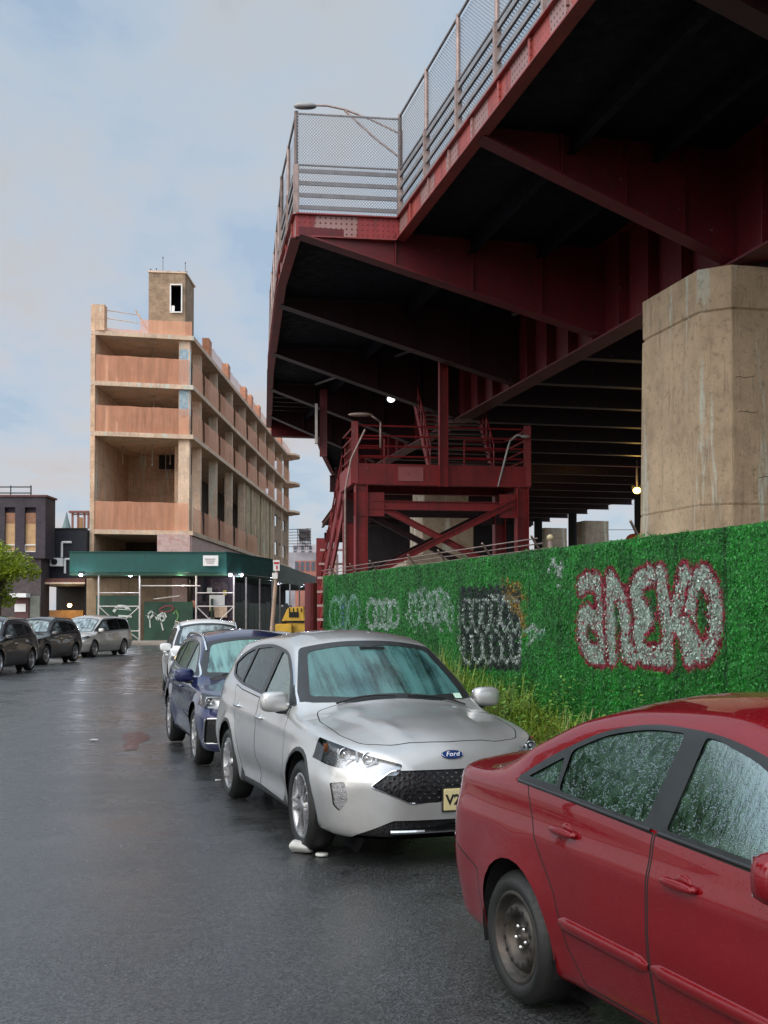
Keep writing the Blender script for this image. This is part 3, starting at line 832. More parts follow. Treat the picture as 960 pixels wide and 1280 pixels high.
SILVER = dict(name='parked_crossover', label='silver compact crossover with fogged windscreen and black honeycomb grille behind the red sedan', cat='car',
    top=[(-3.66, .62), (-3.655, .95), (-3.56, 1.12), (-3.38, 1.32), (-3.15, 1.555), (-2.8, 1.61), (-2.2, 1.655), (-1.7, 1.66), (-1.25, 1.60), (-.95, 1.47), (-.60, 1.255), (-.30, 1.085), (-.05, 1.04), (.35, .985), (.62, .925), (.78, .86), (.87, .775), (.91, .69), (.935, .60)],
    bot=[(-3.66, .46), (-3.5, .34), (-3.1, .24), (-2.4, .21), (-.4, .21), (.3, .22), (.7, .21), (.86, .205), (.935, .30)],
    belt=[(-3.66, .95), (-3.2, 1.10), (-2.6, 1.08), (-1.5, 1.03), (-.5, .98), (.2, .93), (.6, .84), (.93, .6)],
    crown=[(-3.66, .02), (-3.2, .06), (-2.5, .07), (-1.3, .06), (-.9, .10), (-.4, .10), (-.1, .06), (.5, .06), (.93, .03)],
    wM=[(-3.66, .90), (-3.2, .92), (-2.7, .94), (-1.4, .915), (0, .935), (.5, .93), (.93, .90)],
    wS=[(-3.66, .80), (-3.2, .84), (-2.7, .86), (-1.4, .865), (-.5, .86), (.2, .84), (.6, .80), (.93, .74)],
    zM=.62, nose=(.42, 2.5), tail=(-3.35, 2.6), tum=.44, hoodin=.13, dens=70, rM=.25,
    arch=.395, wr=.345, wb=2.71, rim=.245, zwy=.925, zwin=.98, clad=.032,
    cladding=[[(-2.22, .22), (-2.26, .24), (-2.18, .46), (-1.9, .40), (-.62, .33), (-.46, .20), (-1.2, .15)]],
    dlo=round_poly([(-.55, 1.07), (-.92, 1.30), (-1.28, 1.475), (-1.9, 1.535), (-2.55, 1.505), (-3.0, 1.39), (-3.13, 1.30), (-2.95, 1.20), (-2.5, 1.135), (-1.5, 1.085)], [.03, .3, .3, .4, .4, .2, .04, .15, .3, .4], 5),
    wins=[round_poly([(-.72, 1.105), (-.98, 1.285), (-1.32, 1.445), (-1.52, 1.47), (-1.50, 1.11)], .03, 3),
          round_poly([(-1.62, 1.115), (-1.64, 1.48), (-1.95, 1.50), (-2.42, 1.475), (-2.42, 1.155)], .03, 3),
          round_poly([(-2.50, 1.165), (-2.50, 1.47), (-2.80, 1.41), (-3.05, 1.31), (-2.88, 1.215)], .03, 3)],
    wmats=[GL_CLEAR, GL_DARK, GL_DARK], m_screen=GL_SCREEN,
    screen=round_poly([(-.36, -.35), (-.36, .35), (-.50, .70), (-.56, .78), (-1.19, .60), (-1.16, 0), (-1.19, -.60), (-.56, -.78), (-.50, -.70)], .05, 3),
    screen_in=round_poly([(-.44, -.35), (-.44, .35), (-.56, .67), (-1.10, .545), (-1.08, .14), (-1.04, 0), (-1.08, -.14), (-1.10, -.545), (-.56, -.67)], .05, 3),
    cowlz=1.0, chrome=True, clear=1, seat=(-1.2, -2.1), head=1.22, dash=-.55, dashz=.93, screen_top=(-1.1, 1.56),
    wheel=lambda S: alloy(S, 5, True), mirror=(-.66, 1.09, .84), handles=[(-1.42, .90), (-2.32, .94)], bx=-1.56, wiperx=-.37,
    doors=[[(-.62, .40), (-.50, .62), (-.54, .96), (-.60, 1.045), (-1.0, 1.04), (-1.57, 1.06), (-1.57, .29), (-.70, .26)],
           [(-1.58, .29), (-1.58, 1.06), (-2.3, 1.09), (-2.60, 1.12), (-2.42, .85), (-2.23, .58), (-2.20, .36), (-2.12, .29)]],
    lines=[(round_poly([(-.38, -.66), (-.05, -.735), (.42, -.71), (.63, -.62), (.725, -.42), (.76, 0), (.725, .42), (.63, .62), (.42, .71), (-.05, .735), (-.38, .66)], .05, 4), 'top')],
    front=[(50, round_poly([(-.38, .735), (-.60, .795), (-.82, .885), (-.96, .965), (-.96, .80), (-.86, .72), (-.60, .66), (-.42, .665)], .02, 3), 'front'),
           (51, round_poly([(-.62, .585), (-.46, .695), (.46, .695), (.62, .585), (.34, .465), (-.34, .465)], .03, 3), 'front'),
           (54, round_poly([(-.86, .60), (-.775, .615), (-.755, .48), (-.80, .40), (-.835, .44)], .015, 3), 'front'),
           (55, round_poly([(-.78, .15), (-.70, .24), (-.46, .345), (.46, .345), (.70, .24), (.78, .15)], .02, 3), 'front')],
    grille_poly=round_poly([(-.62, .585), (-.46, .695), (.46, .695), (.62, .585), (.34, .465), (-.34, .465)], .03, 3),
    lampdots=[(1., .74, .80, .045), (1., .60, .775, .042)], lampbars=[(1., .67, .79, .012, .07), (1., .78, .80, .012, .07), (1., .55, .765, .012, .05), (1., .73, .765, .12, .01), (1., .58, .745, .10, .01)],
    sculpt=[seg_hood_ridges, side_scoop(.26, .56, .035, -2.3, -.45), crease(lambda x: .86 + .02 * (-x), .012, .05, -3.4, .4), flare(0, .39, .018, .36), flare(-2.71, .39, .018, .36)],
    paint=paint_mat('silver_paint', (.60, .60, .585), .60, .36, 1., .15), m_trim=M_TRIM, m_clad=M_CLAD, m_handle=None, rails=None, extra=silver_extra)
SILVER['m_handle'] = M_CHROME
# ------------------------------------------------------------------ red sedan
def red_extra(S, root, body, tree, made):
    for s in (-1, 1):       # rub strips on the doors
        for k, (xa, xb) in enumerate(((-.60, -1.47), (-1.49, -2.17))):
            b = MB(); b.smooth = True; n = 14; V = []
            for i in range(n + 1):
                x = xa + (xb - xa) * i / n; zc = .455 + .012 * (-x)
                h = tree.ray_cast(Vector((x, s * 1.6, zc)), Vector((0, -s, 0))); y = abs(h[0].y) if h[0] is not None else .83
                t = 1 if 0 < i < n else .4
                for (dy, dz) in ((-.004, .036 * t), (.010 * t, .030 * t), (.015 * t, .004), (.010 * t, -.028 * t), (-.004, -.034 * t)): V.append((x, s * (y + dy), zc + dz))
            F = []
            for i in range(n):
                for j in range(4): 
                    q = (i * 5 + j, i * 5 + j + 1, (i + 1) * 5 + j + 1, (i + 1) * 5 + j); F.append(q if s < 0 else q[::-1])
            b.add(V, F)
            par = made.get(('door%d' % (30 + k), 'L' if s > 0 else 'R')) or body
            me = b.build('rub_strip', M_REDM, par, smooth=True)
            bm = bmesh.new(); bm.from_mesh(me.data)
            if sum(f.normal.y for f in bm.faces) * s < 0: bmesh.ops.reverse_faces(bm, faces=bm.faces); bm.to_mesh(me.data)
            bm.free()
        for k, (xa, xb) in enumerate(((-.60, -1.45), (-1.50, -2.6))):   # black sill mouldings under the side glass
            b = MB(); b.smooth = True; pts = []
            for i in range(15):
                x = xa + (xb - xa) * i / 14; zc = pchip([(-2.65, 1.038), (-2.3, 1.025), (-1.4, .985), (-.36, .94)])(x) - .004
                h = tree.ray_cast(Vector((x, s * 1.6, zc)), Vector((0, -s, 0)))
                if h[0] is not None: pts.append(h[0] + Vector((0, s * .003, 0)))
            b.path(pts, .008, 6); b.build('window_moulding', M_TRIM, root)
M_REDM = paint_mat('red_moulding', (.20, .0008, .005), .10, .42, .9, .3, dirt=.06)
RED = dict(name='parked_sedan', label='dark red four-door sedan with rain-beaded windows and bare steel wheel in the right foreground', cat='car',
    top=[(-3.63, .62), (-3.62, .92), (-3.57, 1.03), (-3.45, 1.075), (-3.15, 1.10), (-2.98, 1.13), (-2.62, 1.28), (-2.28, 1.41), (-1.9, 1.47), (-1.45, 1.485), (-1.05, 1.445), (-.75, 1.34), (-.30, 1.10), (-.05, .965), (.3, .90), (.62, .81), (.80, .72), (.88, .62), (.90, .55)],
    bot=[(-3.63, .42), (-3.52, .28), (-3.2, .22), (-2.6, .19), (.3, .19), (.7, .2), (.90, .34)],
    belt=[(-3.63, .90), (-3.45, 1.0), (-2.9, 1.02), (-2.3, 1.01), (-1.4, .97), (-.4, .92), (.2, .83), (.6, .74), (.9, .5)],
    crown=[(-3.63, .03), (-3.3, .05), (-2.9, .08), (-2.2, .07), (-1.3, .06), (-.8, .09), (-.3, .08), (.1, .05), (.9, .03)],
    wM=[(-3.63, .77), (-3.2, .83), (-2.6, .845), (-1.4, .845), (0, .845), (.5, .83), (.9, .76)],
    wS=[(-3.63, .68), (-3.2, .77), (-2.6, .80), (-1.4, .805), (-.4, .80), (.2, .77), (.6, .71), (.9, .62)],
    zM=.60, nose=(.35, 2.5), tail=(-3.18, 2.7), tum=.50, hoodin=.11, dens=80, rM=.22,
    arch=.345, wr=.305, wb=2.6, rim=.210, zwy=.835, zwin=.86,
    dlo=round_poly([(-.36, .94), (-.70, 1.17), (-1.0, 1.30), (-1.35, 1.36), (-1.78, 1.365), (-2.12, 1.30), (-2.44, 1.155), (-2.63, 1.04), (-2.3, 1.025), (-1.4, .985)], [.02, .3, .3, .3, .4, .3, .2, .03, .3, .4], 5),
    wins=[round_poly([(-.55, .968), (-.82, 1.165), (-1.05, 1.275), (-1.33, 1.335), (-1.415, 1.34), (-1.415, 1.0)], [.02, .1, .1, .1, .02, .02], 3),
          round_poly([(-1.555, 1.005), (-1.545, 1.343), (-1.78, 1.34), (-2.07, 1.288), (-2.27, 1.203), (-2.23, 1.035)], [.03, .03, .15, .15, .03, .03], 3),
          round_poly([(-2.265, 1.05), (-2.305, 1.17), (-2.42, 1.115), (-2.53, 1.06)], .012, 3)],
    wmats=[GL_WET, GL_WET, GL_WET], m_screen=GL_CLEAR,
    screen=round_poly([(-.20, -.3), (-.20, .3), (-.36, .66), (-.98, .54), (-.95, 0), (-.98, -.54), (-.36, -.66)], .05, 3),
    backlight=round_poly([(-2.84, -.56), (-2.84, .56), (-2.36, .49), (-2.33, 0), (-2.36, -.49)], .05, 3),
    cowlz=.9, chrome=False, seat=(-1.35, -2.2), head=1.12, dash=-.55, dashz=.87, screen_top=(-.95, 1.40),
    wheel=steelwheel, mirror=(-.60, 1.0, .80), handles=[(-1.27, .83), (-2.12, .875)], bx=-1.48, wiperx=-.2, darkcup=False,
    doors=[[(-.50, .32), (-.42, .60), (-.40, .925), (-1.47, .975), (-1.48, .24), (-.62, .24)],
           [(-1.49, .24), (-1.485, .975), (-2.25, 1.015), (-2.50, 1.025), (-2.38, .82), (-2.20, .60), (-2.13, .38), (-2.02, .24)]],
    rear=[(52, round_poly([(-.72, .93), (-.40, .91), (-.44, .70), (-.70, .70)], .03, 3), 'front')],
    seams=[[(-3.70, .63), (-3.28, .63), (-2.98, .545), (-2.98, .1), (-3.7, .1)]],
    front=[(50, round_poly([(-.72, .62), (-.42, .60), (-.45, .70), (-.70, .74)], .02, 3), 'front'), (51, round_poly([(-.32, .60), (.32, .60), (.36, .68), (-.36, .68)], .02, 3), 'front')],
    lampdots=[(1., .58, .66, .05)], sculpt=[flare(0, .34, .012, .32), flare(-2.6, .34, .014, .32), crease(lambda x: .80, .010, .06, -3.5, .5)],
    paint=paint_mat('red_paint', (.20, .0008, .005), .10, .38, .9, .30, dirt=.05), m_trim=M_TRIM, rails=None, extra=red_extra)
# ------------------------------------------------------------------ blue SUV
def blue_extra(S, root, body, tree, made):
    gp = S['intake']
    for sy in (-1, 1):
        b = MB(); pts = []
        for y, z in [gp[i % len(gp)] for i in range(len(gp) + 1)]:
            h = tree.ray_cast(Vector((1.6, sy * y, z)), Vector((-1, 0, 0)))
            if h[0] is not None: pts.append(h[0] + Vector((.003, 0, 0)))
        b.path(pts, .011, 6); b.build('intake_frame', M_CHROME, root)
    b = MB(); pts = []
    gp = S['grille_poly']
    for y, z in [gp[i % len(gp)] for i in range(len(gp) + 1)]:
        h = tree.ray_cast(Vector((1.6, y, z)), Vector((-1, 0, 0)))
        if h[0] is not None: pts.append(h[0] + Vector((.003, 0, 0)))
    b.path(pts, .012, 6); b.build('grille_surround', M_CHROME, root)
    b = MB(); h = tree.ray_cast(Vector((-1.3, .34, 2.2)), Vector((0, 0, -1)))
def suv(**k):
    d = dict(SILVER); d.update(extra=None, lines=[], sculpt=[flare(0, .39, .02, .36), flare(-2.68, .39, .02, .36)], dens=44, chrome=True, lampbars=[]); d.update(k); return d
BLUE = suv(name='parked_suv', label='dark blue SUV with roof rails and chrome-framed windows parked between the silver and white cars', cat='car',
    top=[(-3.60, .62), (-3.595, .95), (-3.50, 1.10), (-3.32, 1.30), (-3.10, 1.50), (-2.7, 1.565), (-2.2, 1.60), (-1.7, 1.60), (-1.22, 1.54), (-.90, 1.40), (-.55, 1.185), (-.28, 1.04), (-.05, 1.00), (.35, .965), (.65, .92), (.80, .86), (.86, .76), (.88, .66), (.885, .60)],
    belt=[(-3.6, .95), (-3.2, 1.05), (-2.6, 1.03), (-1.5, 1.0), (-.5, .96), (.2, .92), (.6, .86), (.885, .6)],
    wM=[(-3.60, .89), (-3.2, .91), (-2.7, .925), (-1.4, .90), (0, .925), (.5, .92), (.885, .88)],
    bot=[(-3.6, .46), (-3.5, .34), (-3.1, .24), (-2.4, .21), (-.4, .21), (.7, .22), (.83, .24), (.885, .36)],
    wS=[(-3.60, .78), (-3.2, .82), (-2.7, .85), (-1.4, .85), (-.5, .85), (.2, .84), (.6, .81), (.885, .76)],
    crown=[(-3.6, .02), (-3.2, .06), (-2.5, .07), (-1.3, .06), (-.9, .10), (-.4, .10), (-.1, .06), (.5, .06), (.885, .03)],
    nose=(.44, 2.8), wb=2.68, clad=0, cladding=[], zwy=.915,
    dlo=round_poly([(-.52, 1.03), (-.90, 1.25), (-1.26, 1.42), (-1.9, 1.475), (-2.5, 1.45), (-2.9, 1.36), (-3.02, 1.27), (-2.85, 1.13), (-2.5, 1.08), (-1.5, 1.05)], [.03, .3, .3, .4, .4, .2, .04, .15, .3, .4], 4),
    wins=[round_poly([(-.70, 1.07), (-.96, 1.235), (-1.30, 1.39), (-1.50, 1.415), (-1.48, 1.08)], .03, 3),
          round_poly([(-1.60, 1.085), (-1.62, 1.42), (-1.95, 1.44), (-2.40, 1.42), (-2.40, 1.11)], .03, 3),
          round_poly([(-2.47, 1.12), (-2.47, 1.415), (-2.76, 1.355), (-2.95, 1.27), (-2.78, 1.15)], .03, 3)],
    wmats=[GL_CLEAR, GL_DARK, GL_DARK], m_screen=GL_SCREEN_B,
    screen=round_poly([(-.32, -.35), (-.32, .35), (-.46, .70), (-.52, .78), (-1.15, .60), (-1.12, 0), (-1.15, -.60), (-.52, -.78), (-.46, -.70)], .05, 3),
    screen_in=round_poly([(-.40, -.35), (-.40, .35), (-.53, .67), (-1.05, .545), (-1.04, 0), (-1.05, -.545), (-.53, -.67)], .05, 3),
    cowlz=.96, screen_top=(-1.05, 1.50), mirror=(-.62, 1.04, .84), handles=[(-1.42, .86), (-2.30, .90)],
    doors=[[(-.60, .40), (-.50, .62), (-.54, .94), (-.60, 1.0), (-1.55, 1.03), (-1.55, .29), (-.70, .26)],
           [(-1.56, .29), (-1.56, 1.03), (-2.3, 1.06), (-2.55, 1.08), (-2.40, .85), (-2.21, .58), (-2.18, .36), (-2.10, .29)]],
    front=[(50, round_poly([(-.52, .80), (-.60, .845), (-.90, .885), (-.96, .88), (-.94, .77), (-.86, .72), (-.60, .71)], .02, 3), 'front'),
           (51, round_poly([(-.36, .80), (.36, .80), (.44, .72), (.40, .42), (.30, .34), (-.30, .34), (-.40, .42), (-.44, .72)], .03, 3), 'front'),
           (55, round_poly([(-.86, .60), (-.72, .61), (-.52, .40), (-.56, .33), (-.86, .31)], .03, 3), 'front')],
    grille_poly=round_poly([(-.36, .80), (.36, .80), (.44, .72), (.40, .42), (.30, .34), (-.30, .34), (-.40, .42), (-.44, .72)], .03, 3),
    intake=round_poly([(-.86, .60), (-.72, .61), (-.52, .40), (-.56, .33), (-.86, .31)], .03, 3),
    lampdots=[(1., .80, .80, .05), (1., .66, .78, .042)], lampbars=[(1., .86, .80, .012, .10), (1., .72, .735, .22, .012), (1., .74, .845, .2, .01)],
    sculpt=[seg_hood_ridges, side_scoop(.30, .66, .05, -2.3, -.40), crease(lambda x: .90, .018, .03, -3.4, .5), flare(0, .39, .02, .36), flare(-2.68, .39, .02, .36)],
    paint=paint_mat('blue_paint', (.006, .012, .085), .35, .28, 1., .2), m_handle=None, rails=(-.95, -3.0, .61, .045, M_CHROME), extra=blue_extra,
    wheel=lambda S: alloy(S, 5, True, wdt=.02))
BLUE['m_handle'] = BLUE['paint']
# ------------------------------------------------------------------ white SUV
WHITE = suv(name='parked_suv', label='white SUV with roof rails, farthest car in the right-hand parked row', cat='car',
    top=[(-3.62, .66), (-3.61, 1.0), (-3.53, 1.15), (-3.36, 1.38), (-3.2, 1.60), (-2.8, 1.66), (-2.2, 1.69), (-1.7, 1.69), (-1.25, 1.63), (-.95, 1.50), (-.60, 1.285), (-.30, 1.115), (-.05, 1.075), (.35, 1.03), (.65, .98), (.80, .92), (.88, .80), (.91, .68), (.92, .60)],
    belt=[(-3.66, .98), (-3.2, 1.10), (-2.6, 1.08), (-1.5, 1.05), (-.5, 1.02), (.2, .98), (.6, .92), (.93, .6)], zM=.66, bot=[(-3.62, .46), (-3.5, .34), (-3.1, .24), (-2.4, .21), (-.4, .21), (.7, .22), (.85, .25), (.92, .38)],
    clad=.03, wS=[(-3.66, .80), (-3.2, .84), (-2.7, .86), (-1.4, .865), (-.5, .86), (.2, .86), (.6, .84), (.93, .80)], nose=(.5, 3.0),
    doors=[], wmats=[GL_CLEAR, GL_DARK, GL_DARK], m_screen=GL_FAR, chrome=False,
    front=[(50, round_poly([(-.46, .86), (-.92, .95), (-.95, .90), (-.80, .80), (-.50, .80)], .02, 3), 'front'),
           (51, round_poly([(-.40, .84), (.40, .84), (.36, .62), (-.36, .62)], .03, 3), 'front'),
           (54, round_poly([(-.88, .56), (-.72, .56), (-.74, .40), (-.86, .40)], .02, 3), 'front'),
           (55, round_poly([(-.62, .50), (.62, .50), (.50, .34), (-.50, .34)], .02, 3), 'front')],
    lampdots=[(1., .74, .86, .04)], paint=paint_mat('white_paint', (.86, .86, .85), .0, .35, 1., .2), rails=(-1.0, -3.1, .62, .06, M_CHROME), m_handle=None)
WHITE['m_handle'] = WHITE['paint']
# ------------------------------------------------------------------ left-hand row
FORE = suv(name='parked_suv', label='dark grey SUV in the left row, just in front of the silver minivan', cat='car',
    top=WHITE['top'], belt=WHITE['belt'], bot=WHITE['bot'], wS=WHITE['wS'], zM=.66, nose=(.5, 2.8), clad=.05, doors=[], chrome=False,
    wmats=[GL_FAR, GL_DARK, GL_DARK], m_screen=GL_FAR, front=WHITE['front'], lampdots=[(1., .74, .86, .05)],
    paint=paint_mat('charcoal_paint', (.045, .045, .045), .5, .3, 1., .2), rails=(-1.0, -3.1, .62, .06, M_TRIM), m_handle=M_CHROME, dens=36)
BLACKS = suv(name='parked_suv', label='near-black SUV cut off by the left edge, nearest car of the left row', cat='car',
    top=[(a, b * 1.03) for a, b in WHITE['top']], belt=WHITE['belt'], bot=WHITE['bot'], zM=.66, clad=0, doors=[], chrome=True,
    wmats=[GL_FAR, GL_DARK, GL_DARK], m_screen=GL_FAR, front=WHITE['front'], lampdots=[(1., .74, .86, .05)],
    paint=paint_mat('black_paint', (.016, .017, .02), .3, .3, 1., .2), rails=(-1.0, -3.1, .62, .06, M_CHROME), m_handle=M_CHROME, dens=36)
VAN = suv(name='parked_minivan', label='silver minivan at the far end of the left row before the scaffold', cat='minivan',
    top=[(-4.15, .62), (-4.14, 1.0), (-4.08, 1.25), (-3.95, 1.58), (-3.6, 1.69), (-2.8, 1.735), (-2.0, 1.74), (-1.5, 1.72), (-1.1, 1.63), (-.75, 1.44), (-.35, 1.20), (-.05, 1.07), (.25, 1.02), (.55, .94), (.78, .84), (.92, .72), (.98, .62), (1.0, .55)],
    bot=[(-4.15, .42), (-3.9, .28), (-3.3, .2), (.3, .2), (.8, .22), (1.0, .34)],
    belt=[(-4.15, 1.0), (-3.6, 1.06), (-2.6, 1.04), (-1.5, 1.0), (-.5, .96), (.2, .90), (.6, .8), (1.0, .52)],
    crown=[(-4.15, .03), (-3.6, .07), (-1.5, .07), (-.9, .10), (-.2, .10), (.2, .06), (1.0, .03)],
    wM=[(-4.15, .94), (-3.5, .99), (-1.4, .99), (.4, .97), (1.0, .90)], wS=[(-4.15, .86), (-3.5, .93), (-1.4, .93), (.2, .88), (1.0, .74)],
    nose=(.35, 2.5), tail=(-3.85, 2.8), wb=3.0, zwy=.985, clad=0, cladding=[], doors=[], chrome=False, tum=.34, wr=.34, arch=.385,
    dlo=round_poly([(-.25, 1.05), (-.75, 1.33), (-1.2, 1.53), (-2.6, 1.60), (-3.6, 1.55), (-3.85, 1.45), (-3.75, 1.12), (-2.6, 1.10), (-1.5, 1.06)], .04, 3),
    wins=[round_poly([(-.55, 1.10), (-.85, 1.30), (-1.25, 1.48), (-1.55, 1.51), (-1.53, 1.10)], .03, 3), round_poly([(-1.63, 1.11), (-1.65, 1.53), (-2.65, 1.56), (-2.65, 1.14)], .03, 3), round_poly([(-2.74, 1.15), (-2.74, 1.56), (-3.5, 1.51), (-3.75, 1.42), (-3.68, 1.17)], .03, 3)],
    wmats=[GL_FAR, GL_DARK, GL_DARK], m_screen=GL_FAR,
    screen=round_poly([(-.05, -.35), (-.05, .35), (-.22, .74), (-1.12, .66), (-1.08, 0), (-1.12, -.66), (-.22, -.74)], .05, 3), screen_in=None,
    cowlz=.98, mirror=(-.50, 1.1, .92), handles=[(-1.40, .92), (-1.85, .93)], screen_top=(-1.05, 1.62), dash=-.4, seat=(-1.2, -2.2, -3.1),
    front=[(50, round_poly([(-.44, .72), (-.86, .90), (-.93, .84), (-.80, .72), (-.5, .66)], .02, 3), 'front'), (51, round_poly([(-.36, .70), (.36, .70), (.30, .60), (-.30, .60)], .02, 3), 'front'), (55, round_poly([(-.6, .42), (.6, .42), (.5, .28), (-.5, .28)], .02, 3), 'front')],
    lampdots=[(1., .7, .76, .04)], sculpt=[flare(0, .38, .01, .35)], paint=paint_mat('champagne_paint', (.62, .60, .56), .5, .35, 1., .2), rails=None, m_handle=M_CHROME, dens=36)
red = make_car(RED); put_car(red, 2.30, 3.42, 21.0)
silver = make_car(SILVER); put_car(silver, .21, 9.4, 19.1)
blue = make_car(BLUE); put_car(blue, -1.42, 14.5, 16.6)
white = make_car(WHITE); put_car(white, -3.62, 25.0, 13)
black = make_car(BLACKS); put_car(black, -12.2, 34.9, -3)
fore = make_car(FORE); put_car(fore, -12.85, 42.1, -7)
van = make_car(VAN); put_car(van, -12.95, 49.4, -11)
# ------------------------------------------------------------------ viaduct
TH = R(12.9)
def BR(s, p, z): return (p * math.cos(TH) - s * math.sin(TH), s * math.cos(TH) + p * math.sin(TH), z)
def PS(X, Y): return (-X * math.sin(TH) + Y * math.cos(TH), X * math.cos(TH) + Y * math.sin(TH))
def red_steel(name, col, riv=None, dark=.25):
    m, nt, N, L, B = nmat(name); v = mapping(N, L)
    f = noise(N, L, v, 1.2, 8, .65)
    c = ramp(N, L, f, [(.3, tuple(x * .7 for x in col)), (.7, tuple(x * 1.25 for x in col))])
    vv = mapping(N, L, (3, 3, .35)); d = noise(N, L, vv, 2.2, 7, .7)
    c = mixc(N, L, ramp(N, L, d, [(.5, g(0)), (.72, g(.7))]), c, (.045, .012, .012))
    d2 = noise(N, L, v, 5, 8, .75)
    c = mixc(N, L, ramp(N, L, d2, [(.62, g(0)), (.72, g(.8))]), c, (.30, .20, .18))
    if riv:
        sx = N.new('ShaderNodeSeparateXYZ'); L.new(mapping(N, L, (1, 1, 1), riv[2]), sx.inputs[0])
        ax = math_(N, L, 'PINGPONG', sx.outputs[riv[0]], .06); az = math_(N, L, 'PINGPONG', sx.outputs['Z'], .06)
        dd = math_(N, L, 'SQRT', math_(N, L, 'ADD', math_(N, L, 'POWER', ax, 2), math_(N, L, 'POWER', az, 2)))
        k = ramp(N, L, math_(N, L, 'MULTIPLY', dd, 10), [(.17, g(1)), (.25, g(0))])
        # plates: stretches of older, chalky grey paint with rivet rows, and smooth red plates between
        px = math_(N, L, 'PINGPONG', math_(N, L, 'ADD', sx.outputs[riv[0]], math_(N, L, 'MULTIPLY', noise(N, L, v, .5, 2), 1.5)), 1.0)
        pk = ramp(N, L, px, [(.50, g(0)), (.53, g(1))])
        c = mixc(N, L, pk, c, mixc(N, L, f, (.24, .10, .09), (.40, .26, .24)))
        c = mixc(N, L, mixc(N, L, 1., k, ramp(N, L, pk, [(0, g(.3)), (1, g(1))]), 'MULTIPLY'), c, riv[1])
        bump(N, L, k, B, .6, .03)
    else:
        bump(N, L, noise(N, L, v, 30, 6), B, .12, .02)
    L.new(c, B.inputs['Base Color']); B.inputs['Roughness'].default_value = .5
    return m
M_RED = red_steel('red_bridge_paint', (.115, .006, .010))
M_REDD = red_steel('shaded_red_paint', (.026, .0025, .006))  # darker copy of the bridge red, shade painted into the colour
M_REDP = red_steel('bright_red_paint', (.22, .012, .014))  # brighter copy of the red for the landing, light painted into it
M_FASC = red_steel('riveted_fascia', (.36, .065, .05), ('Y', (.08, .02, .02), (0, 0, -TH)))
M_FASC2 = red_steel('riveted_stub', (.26, .02, .022), ('X', (.10, .02, .02), (0, 0, 0)))
M_SOFF = mat('deck_soffit', (.005, .005, .011), .85, var=.4, vs=1, spec=.2)  # near-black navy puts the shade under the deck into the base colour
M_GALV = mat('weathered_rail', (.32, .235, .21), .5, .3, var=.35, vs=6)
M_RAIL = mat('rail_grey', (.26, .245, .245), .45, .4, var=.3, vs=5)
def chain_mat(name, cell=.07, wire=.13, col=(.22, .22, .23), dull=.0):
    m, nt, N, L, B = nmat(name); out = [n for n in N if n.type == 'OUTPUT_MATERIAL'][0]
    tc = N.new('ShaderNodeTexCoord'); sx = N.new('ShaderNodeSeparateXYZ'); L.new(tc.outputs['Object'], sx.inputs[0])
    h = math_(N, L, 'ADD', sx.outputs['X'], sx.outputs['Y'])
    ks = []
    for op in ('ADD', 'SUBTRACT'):
        a = math_(N, L, op, h, sx.outputs['Z']); ks.append(math_(N, L, 'LESS_THAN', math_(N, L, 'PINGPONG', a, cell / 2), cell / 2 * wire * 1.4))
    k = math_(N, L, 'MAXIMUM', ks[0], ks[1]); 
    if dull: k = math_(N, L, 'MAXIMUM', k, dull)
    tr = N.new('ShaderNodeBsdfTransparent'); mx = N.new('ShaderNodeMixShader')
    B.inputs['Base Color'].default_value = (*col, 1); B.inputs['Metallic'].default_value = .5; B.inputs['Roughness'].default_value = .5
    L.new(k, mx.inputs[0]); L.new(tr.outputs[0], mx.inputs[1]); L.new(B.outputs[0], mx.inputs[2]); L.new(mx.outputs[0], out.inputs['Surface'])
    return m
M_CHAIN = chain_mat('chain_link_wire', .075, .16)
ZF = 10.47        # underside of fascia; fascia 0.5 deep; deck on top
ZD = ZF + .50
# outer (left) edge of the deck in plan
A = BR(26.5, 6.45, 0)[:2]; Bp = (-2.02, 26.95)
left_edge = [BR(-14, 6.45, 0)[:2], A, Bp, (-2.70, 31.0), (-4.05, 42.0), (-5.34, 54.7), (-3.25, 55.9), (-3.3, 65), (-3.2, 72), (-2.95, 79), (-3.6, 95), (-6.2, 119)]
right_edge = [BR(118, 33, 0)[:2], BR(-14, 33, 0)[:2]]
bridge = thing('steel_viaduct', (*BR(40, 18, 0)[:2], 0), 'huge dark red riveted steel viaduct crossing overhead on concrete piers', 'bridge')
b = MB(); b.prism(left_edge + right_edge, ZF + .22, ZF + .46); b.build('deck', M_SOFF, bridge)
def edge_plate(p, q, z0, z1, t, mat_, name='fascia', flange=True):
    b = MB(); zc = (z0 + z1) / 2
    b.beam((*p, zc), (*q, zc), t, z1 - z0)
    if flange:
        b.mi = 1; b.beam((*p, z0 - .015), (*q, z0 - .015), .24, .03); b.beam((*p, z1 + .015), (*q, z1 + .015), .20, .03)
    return b.build(name, [mat_, M_FLANGE], bridge)
M_FLANGE = red_steel('fascia_flange', (.26, .035, .032))
for i in range(len(left_edge) - 1):
    edge_plate(left_edge[i], left_edge[i + 1], ZF, ZD, .03, M_FASC2 if i == 1 else M_FASC)
edge_plate(right_edge[1], right_edge[0], ZF - 1.2, ZD, .05, M_REDD)
